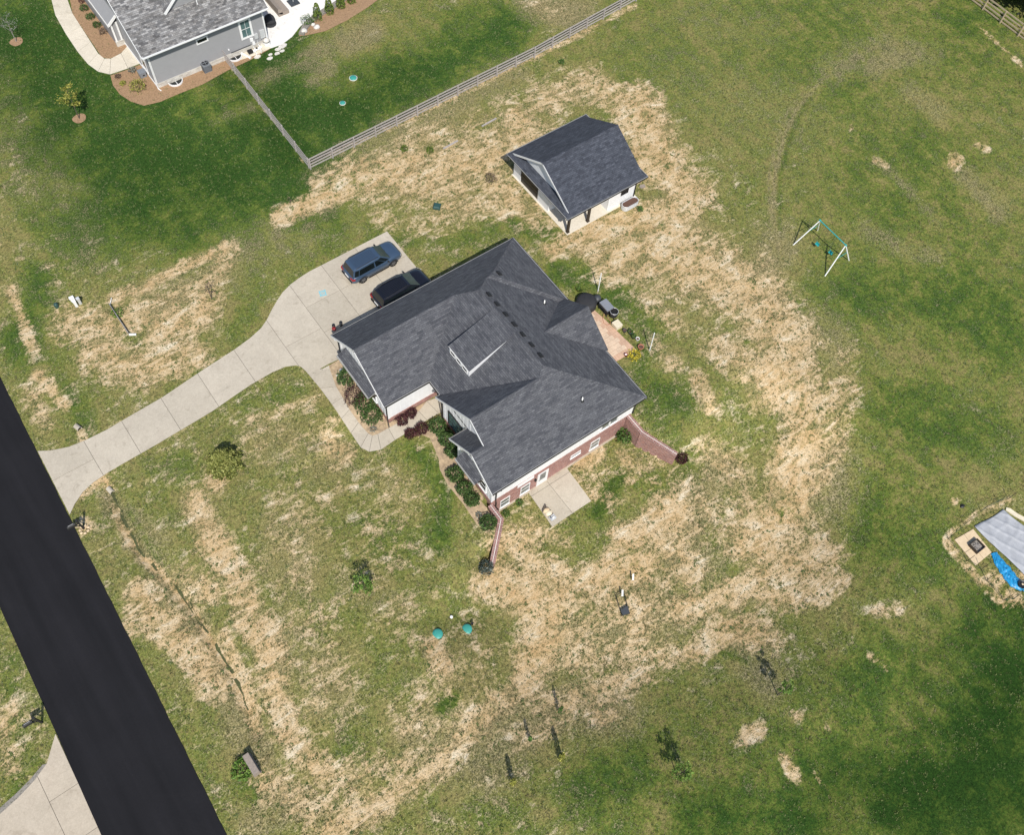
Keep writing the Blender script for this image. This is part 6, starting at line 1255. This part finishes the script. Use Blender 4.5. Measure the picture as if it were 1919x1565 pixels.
bigtree(98.6, 42.5, 7.5, 3.6, 'dense dark tree behind the pine rail fence'); bigtree(98.9, 37.0, 7.0, 3.5, 'dense dark tree behind the pine rail fence'); bigtree(99.5, 31.5, 7.5, 3.4, 'dense dark tree behind the pine rail fence'); bigtree(103.5, 40., 8.5, 4., 'dense dark tree behind the pine rail fence'); bigtree(98.3, 48., 7., 3.5, 'dense dark tree behind the pine rail fence')
# small white stone by the garage bed
for (u, v, s, lb) in ((640, 696, .2, 'white rounded stone in the garage bed by the bracket'), (632, 704, .12, 'smaller pale stone in the garage bed beside the walk')):
    x, y, z = gt(u, v); m = MB(); m.blob((x, y, z+s*.6), (s, s*.9, s*.8), 9, 6, .1); tag(m.build('garden_stone', 'pvc' if s > .15 else 'stone_white', None, True, origin=(x, y, z)), lb, 'stone')
# ------------------------------------------------------------------ grass and weed tufts (uncountable cover)
def tufts(name, mat, n, dens, size, per, spread, seed, up=.5):
    rg = np.random.default_rng(seed); x = rg.uniform(-22, 100, n*6); y = rg.uniform(-12, 92, n*6); z = terr(x, y); u, v = proj(np.stack([x, y, z], 1))
    ok = (u > -30) & (u < 1950) & (v > -30) & (v < 1600)
    ix = np.clip(np.searchsorted(GX, x), 0, nx-1); iy = np.clip(np.searchsorted(GY, y), 0, ny-1); k = ix*ny+iy
    ok &= rg.random(len(x)) < dens(DIRT[k], LUSH_AND_SHADE[k], BROWN[k])
    for P_ in BLOCK: ok &= ~inside(x, y, P_)
    ok &= ~((x < np.vectorize(rx)(y)+.05) & (x > np.vectorize(lx)(y)-.05))
    x, y, z = x[ok][:n], y[ok][:n], z[ok][:n]; c = np.repeat(np.stack([x, y, z], 1), per, 0); s = np.repeat(rg.uniform(.5, 1.5, len(x)), per)
    a = rg.uniform(0, 6.28, len(c)); rr = spread*s*np.sqrt(rg.random(len(c))); base = c+np.stack([rr*np.cos(a), rr*np.sin(a), np.zeros(len(c))], 1)
    b_ = rg.uniform(0, 6.28, len(c)); L = size*s*rg.uniform(.6, 1.3, len(c)); tip = base+np.stack([np.cos(b_)*L*(1-up), np.sin(b_)*L*(1-up), L*up], 1); sd = np.stack([-np.sin(b_), np.cos(b_), np.zeros(len(c))], 1)*(L*.28)[:, None]
    vt = np.stack([base-sd, base+sd, tip], 1).reshape(-1, 3); fc_ = np.arange(len(vt)).reshape(-1, 3)
    me = bpy.data.meshes.new(name); me.from_pydata(vt.tolist(), [], fc_.tolist()); me.materials.append(MATS[mat]); o = bpy.data.objects.new(name, me); COL.objects.link(o); o['kind'] = 'stuff'; return o
BLOCK = [NE_+SE_, WALK, fdw, [g(*q) for q in nwo]+[g(*q) for q in nwi[::-1]], [g(*p) for p in np_], [(15.3, 22), (15.3, 39.4), (32.2, 39.4), (32.2, 32.4), (35.8, 32.4), (35.8, 26.4), (31.8, 26.4), (31.8, 21.9), (17.9, 21.9)], [(38.2, 39.1), (46.3, 39.1), (46.3, 47.6), (38.2, 47.6)], [(21.4, 18.4), (25.4, 18.4), (25.4, 22), (21.4, 22)], [(16.4, 74.4), (29, 74.4), (29, 95), (14, 95)]]
leafmat('tuft_green', (.040, .068, .014), (.078, .11, .028), (.13, .155, .05), .5); leafmat('tuft_olive', (.07, .07, .022), (.12, .115, .045), (.20, .18, .09), .7); leafmat('tuft_straw', (.16, .125, .07), (.27, .22, .13), (.42, .35, .22), .7)
tufts('grass_tufts', 'tuft_green', 26000, lambda d, l, b: np.clip(l*.9-.1, .02, 1)*np.where(d > .6, .25, 1), .11, 6, .09, 5)
tufts('dry_grass_tufts', 'tuft_olive', 30000, lambda d, l, b: np.clip(.85-l, .0, 1)*np.where(d > .75, .45, 1), .10, 6, .09, 6)
tufts('straw_litter', 'tuft_straw', 7000, lambda d, l, b: np.clip(d*.9+b*.3-.25, .0, 1), .07, 5, .12, 8, .12)
tufts('weed_tufts', 'tuft_green', 5000, lambda d, l, b: np.where((d > .3) & (d < .97), .9, .12), .11, 11, .10, 9, .35)
